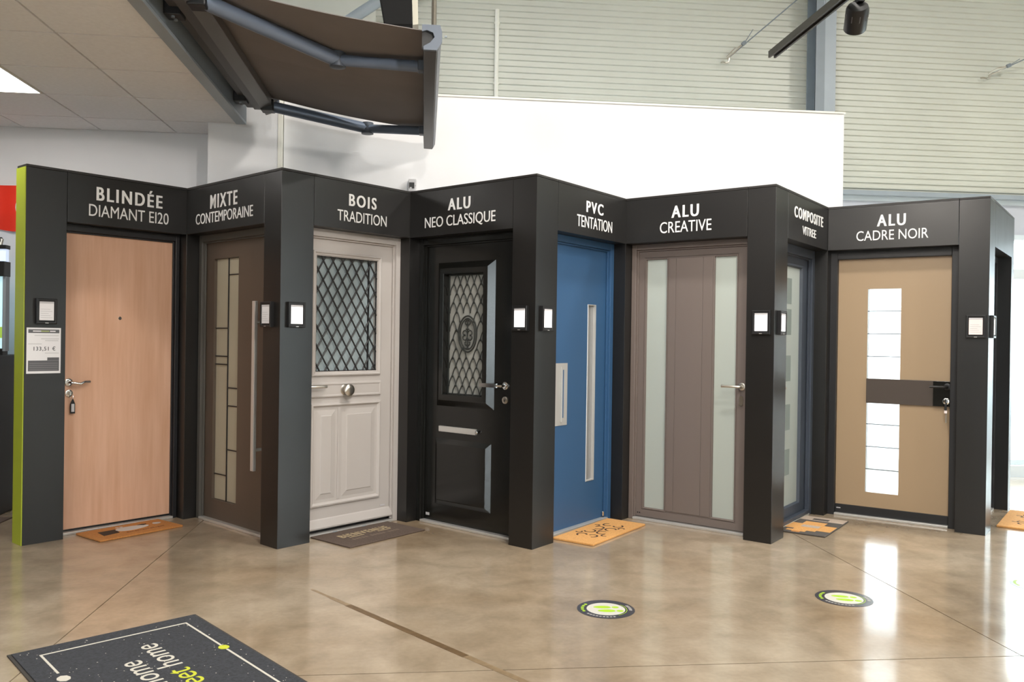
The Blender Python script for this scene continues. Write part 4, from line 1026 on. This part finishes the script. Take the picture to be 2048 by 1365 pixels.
def scroll_print(t, cx, cy, s):
    """a mirrored wrought-iron style ornament"""
    def curl(ox, oy, r, a0, turns, sx, sy):
        return [(cx + s * (ox + sx * r * (1 - 0.45 * k / 14) * math.cos(a0 + turns * k / 14)), cy + s * (oy + sy * r * (1 - 0.45 * k / 14) * math.sin(a0 + turns * k / 14))) for k in range(15)]
    def ribbon(pts, w_):
        L_, R_ = [], []
        for k, p_ in enumerate(pts):
            a_ = pts[max(k - 1, 0)]; b_ = pts[min(k + 1, len(pts) - 1)]
            d = Vector((b_[0] - a_[0], b_[1] - a_[1])).normalized()
            L_.append((p_[0] - d.y * w_, p_[1] + d.x * w_)); R_.append((p_[0] + d.y * w_, p_[1] - d.x * w_))
        vs = [(*q, 0.0162) for q in L_] + [(*q, 0.0162) for q in R_]; n = len(pts)
        return MB().add(vs, [(k, k + n, k + 1 + n, k + 1) for k in range(n - 1)])
    for sx in (-1, 1):
        for sy in (-1, 1):
            for (ox, oy, r, a0, tu) in ((0.055, 0.045, 0.042, math.pi, 4.4), (0.150, 0.030, 0.036, 0.3, 4.2), (0.005 + 0.10, 0.085, 0.022, 3.6, 4.0)):
                ribbon(curl(sx * ox, sy * oy, r, a0, tu, sx, sy), 0.0055 * s).build('scroll', M_INKDK, t)
    ribbon([(cx - s * 0.03, cy), (cx + s * 0.03, cy)], 0.005 * s).build('scroll', M_INKDK, t)
t = mat_frame('coir_doormat', (1.159, 5.592), math.radians(49.0), 'orange coir doormat with dark scroll ornament before the blue door', group='doormats')
mat_body(t, 0.80, 0.325, 0.016, M_COIR_P)
scroll_print(t, 0.40, 0.165, 1.25)
P4, a9 = PT['P4'], dirv(9)
n9 = Vector((a9.y, -a9.x))
c9 = P4 + a9 * 0.40 + n9 * 0.42
t = mat_frame('coir_doormat', tuple(c9), math.atan2(a9.y, a9.x), 'orange coir doormat with dark scroll ornament past the last pillar at the right edge', group='doormats')
mat_body(t, 0.78, 0.40, 0.016, M_COIR_P)
scroll_print(t, 0.38, 0.20, 1.25)

# mat 7: brown, orange and cream blocks
t = mat_frame('patterned_doormat', (2.884, 5.755), math.radians(48.3), 'doormat of dark, orange and cream blocks before the anthracite door', group='doormats')
mat_body(t, 0.655, 0.375, 0.012, M_MATGREY)
def blk(m_, x0, x1, y0, y1, k=0): return box(x0, x1, y0, y1, 0.0118, 0.0128 + 0.0006 * k).build('colour_block', m_, t)
blk(M_COIR_P, 0.14, 0.34, 0.004, 0.371); blk(M_COIR_P, 0.10, 0.44, 0.10, 0.26, 1)
blk(M_MATCREAM, 0.22, 0.30, 0.11, 0.24, 2); blk(M_COIR_P, 0.05, 0.10, 0.16, 0.30); blk(M_MATCREAM, 0.50, 0.648, 0.004, 0.371)
blk(M_MATGREY, 0.52, 0.58, 0.12, 0.24, 1); blk(M_MATGREY, 0.35, 0.49, 0.004, 0.09, 1); blk(M_COIR, 0.015, 0.045, 0.19, 0.25)

# large charcoal entrance mat
a_ = math.atan2(0.863, -0.659)          # long axis, pointing to the far end
t = thing('entrance_mat', (-1.114 + 0.607 * 1.25, 4.326 - 0.795 * 1.25, 0), a_, 'large charcoal entrance mat with white border and upside-down home lettering', 'mat')
# local x: 0 near end .. 1.25 far end ; local y: 0 right edge .. 0.826 left edge
box(0, 1.25, 0, 0.826, 0.0005, 0.006).build('rubber_edge', M_MATEDGE, t, bevel=0.002)
box(0.014, 1.236, 0.014, 0.812, 0.005, 0.011).build('pile', M_MATG, t, bevel=0.002)
zz0, zz1 = 0.0105, 0.0122
x_far, y_r, y_l = 1.25 - 0.112, 0.090, 0.728
MB().box(x_far - 0.008, x_far + 0.002, y_r, y_l, zz0, zz1).build('border_line', M_CREAMTXT, t)
MB().box(0.10, 0.70 - 0.015, y_r, y_r + 0.010, zz0, zz1).box(0.70 + 0.045, x_far - 0.009, y_r, y_r + 0.010, zz0, zz1).build('border_line', M_CREAMTXT, t)
MB().box(x_far - 0.26, x_far - 0.009, y_l - 0.010, y_l, zz0, zz1).box(0.10, x_far - 0.40, y_l - 0.010, y_l, zz0, zz1).build('border_line', M_CREAMTXT, t)
def leaf_poly(cx, cy, l, w_): return [(cx + l * k, cy + w_ * s_) for k, s_ in ((-1, 0), (-0.6, 0.75), (0, 1), (0.6, 0.75), (1, 0.1), (0.7, -0.7), (0, -1), (-0.6, -0.8))]
flat_poly(t, 'lime_leaf', leaf_poly(0.716, y_r + 0.006, 0.028, 0.024), zz0, M_LIMEMAT, 0.002)
flat_poly(t, 'cream_leaf', leaf_poly(x_far - 0.33, y_l - 0.006, 0.034, 0.026), zz0, M_CREAMTXT, 0.002)
def mtext(body, x0, y0, width, cap, m_):
    text_into(MB(), body, lambda x, y, tt: (x0 + x, y0 + y, zz0 + tt), width, cap, False, 0.0015).build('lettering', m_, t)
mtext('home', 0.655, 0.302, 0.31, 0.105, M_CREAMTXT)
mtext('sweet', 0.255, 0.302, 0.35, 0.105, M_LIMEMAT)
mtext('home', 0.50, 0.425, 0.31, 0.105, M_CREAMTXT)

fl = MB(); rr = random.Random(11)
for k in range(170):
    x, y, q = rr.uniform(0.05, 1.2), rr.uniform(0.04, 0.79), rr.uniform(0.0010, 0.0024)
    fl.box(x - q, x + q, y - q * rr.uniform(0.5, 1.6), y + q, 0.0106, 0.0116)
fo = fl.build('lint', M_CREAMTXT, t); fo['kind'] = 'stuff'

# footprint stickers
def sticker(x, y, rz, label):
    t = thing('footprint_sticker', (x, y, 0.0), rz, label, 'floor sticker', 'round footprint stickers on the floor')
    def ring(r, n=48): return [(r * math.cos(2 * math.pi * k / n), r * math.sin(2 * math.pi * k / n)) for k in range(n)]
    MB().prism(ring(0.150), 0.0004, 0.0012).build('ring', M_STK, t)
    MB().prism(ring(0.100), 0.0012, 0.0016).build('disc', M_STKW, t)
    def arc(r0_, r1_, a0, a1, m_, name, parts=1):
        mb = MB(); n = 6
        for q in range(parts):
            b0 = a0 + (a1 - a0) * q / parts; b1 = b0 + (a1 - a0) / parts * (0.62 if parts > 1 else 1)
            pts = [(r0_ * math.cos(b0 + (b1 - b0) * k / n), r0_ * math.sin(b0 + (b1 - b0) * k / n)) for k in range(n + 1)] + [(r1_ * math.cos(b0 + (b1 - b0) * k / n), r1_ * math.sin(b0 + (b1 - b0) * k / n)) for k in range(n, -1, -1)]
            mb.prism(pts, 0.0012, 0.0017)
        mb.build(name, m_, t)
    arc(0.108, 0.111, math.radians(-60), math.radians(40), M_LIME, 'green_arc')
    arc(0.115, 0.130, math.radians(140), math.radians(205), M_LIME, 'green_mark', 5)
    arc(0.118, 0.130, math.radians(215), math.radians(290), mat('sticker_grey_text', (0.45, 0.42, 0.40), 0.4), 'ring_lettering', 9)
    arc(0.120, 0.136, math.radians(-8), math.radians(30), MATS['sticker_grey_text'], 'ring_lettering', 5)
    for (ox, oy) in ((-0.012, 0.028), (0.006, -0.030)):
        MB().prism([(ox - 0.005 + 0.046 * math.cos(2 * math.pi * k / 24), oy + (0.021 + 0.003 * math.cos(2 * math.pi * k / 24)) * math.sin(2 * math.pi * k / 24)) for k in range(24)], 0.0016, 0.0020).build('sole', M_LIME, t)
        MB().prism([(ox + 0.064 + 0.019 * math.cos(2 * math.pi * k / 16), oy + 0.015 * math.sin(2 * math.pi * k / 16)) for k in range(16)], 0.0016, 0.0020).build('heel', M_LIME, t)
sticker(0.962, 4.290, math.radians(-6), 'round footprint sticker at the middle of the concrete floor')
sticker(2.315, 4.392, math.radians(-20), 'round footprint sticker beside the bright floor reflection')
sticker(3.600, 4.560, math.radians(-20), 'round footprint sticker cut off by the right edge of the view')

# worn dark strip across the floor
p0, p1 = Vector((-0.592, 4.721)), Vector((0.431, 3.401))
d = (p1 - p0); Lk = d.length; d.normalize()
t = thing('floor_strip', (p0.x, p0.y, 0), math.atan2(d.y, d.x), 'worn dark brown tape residue strip running diagonally across the floor', 'floor strip')
box(0.0, 0.20, -0.010, 0.008, 0.0003, 0.0008).build('worn_end', M_TAPE2, t)
box(0.20, 0.36, -0.015, 0.013, 0.0003, 0.0009).build('worn_end', M_TAPE2, t)
box(0.36, 1.30, -0.019, 0.017, 0.0003, 0.0010).build('dark_middle', M_TAPE, t)
box(1.30, 1.95, -0.016, 0.016, 0.0003, 0.0008).build('worn_end', M_TAPE2, t)
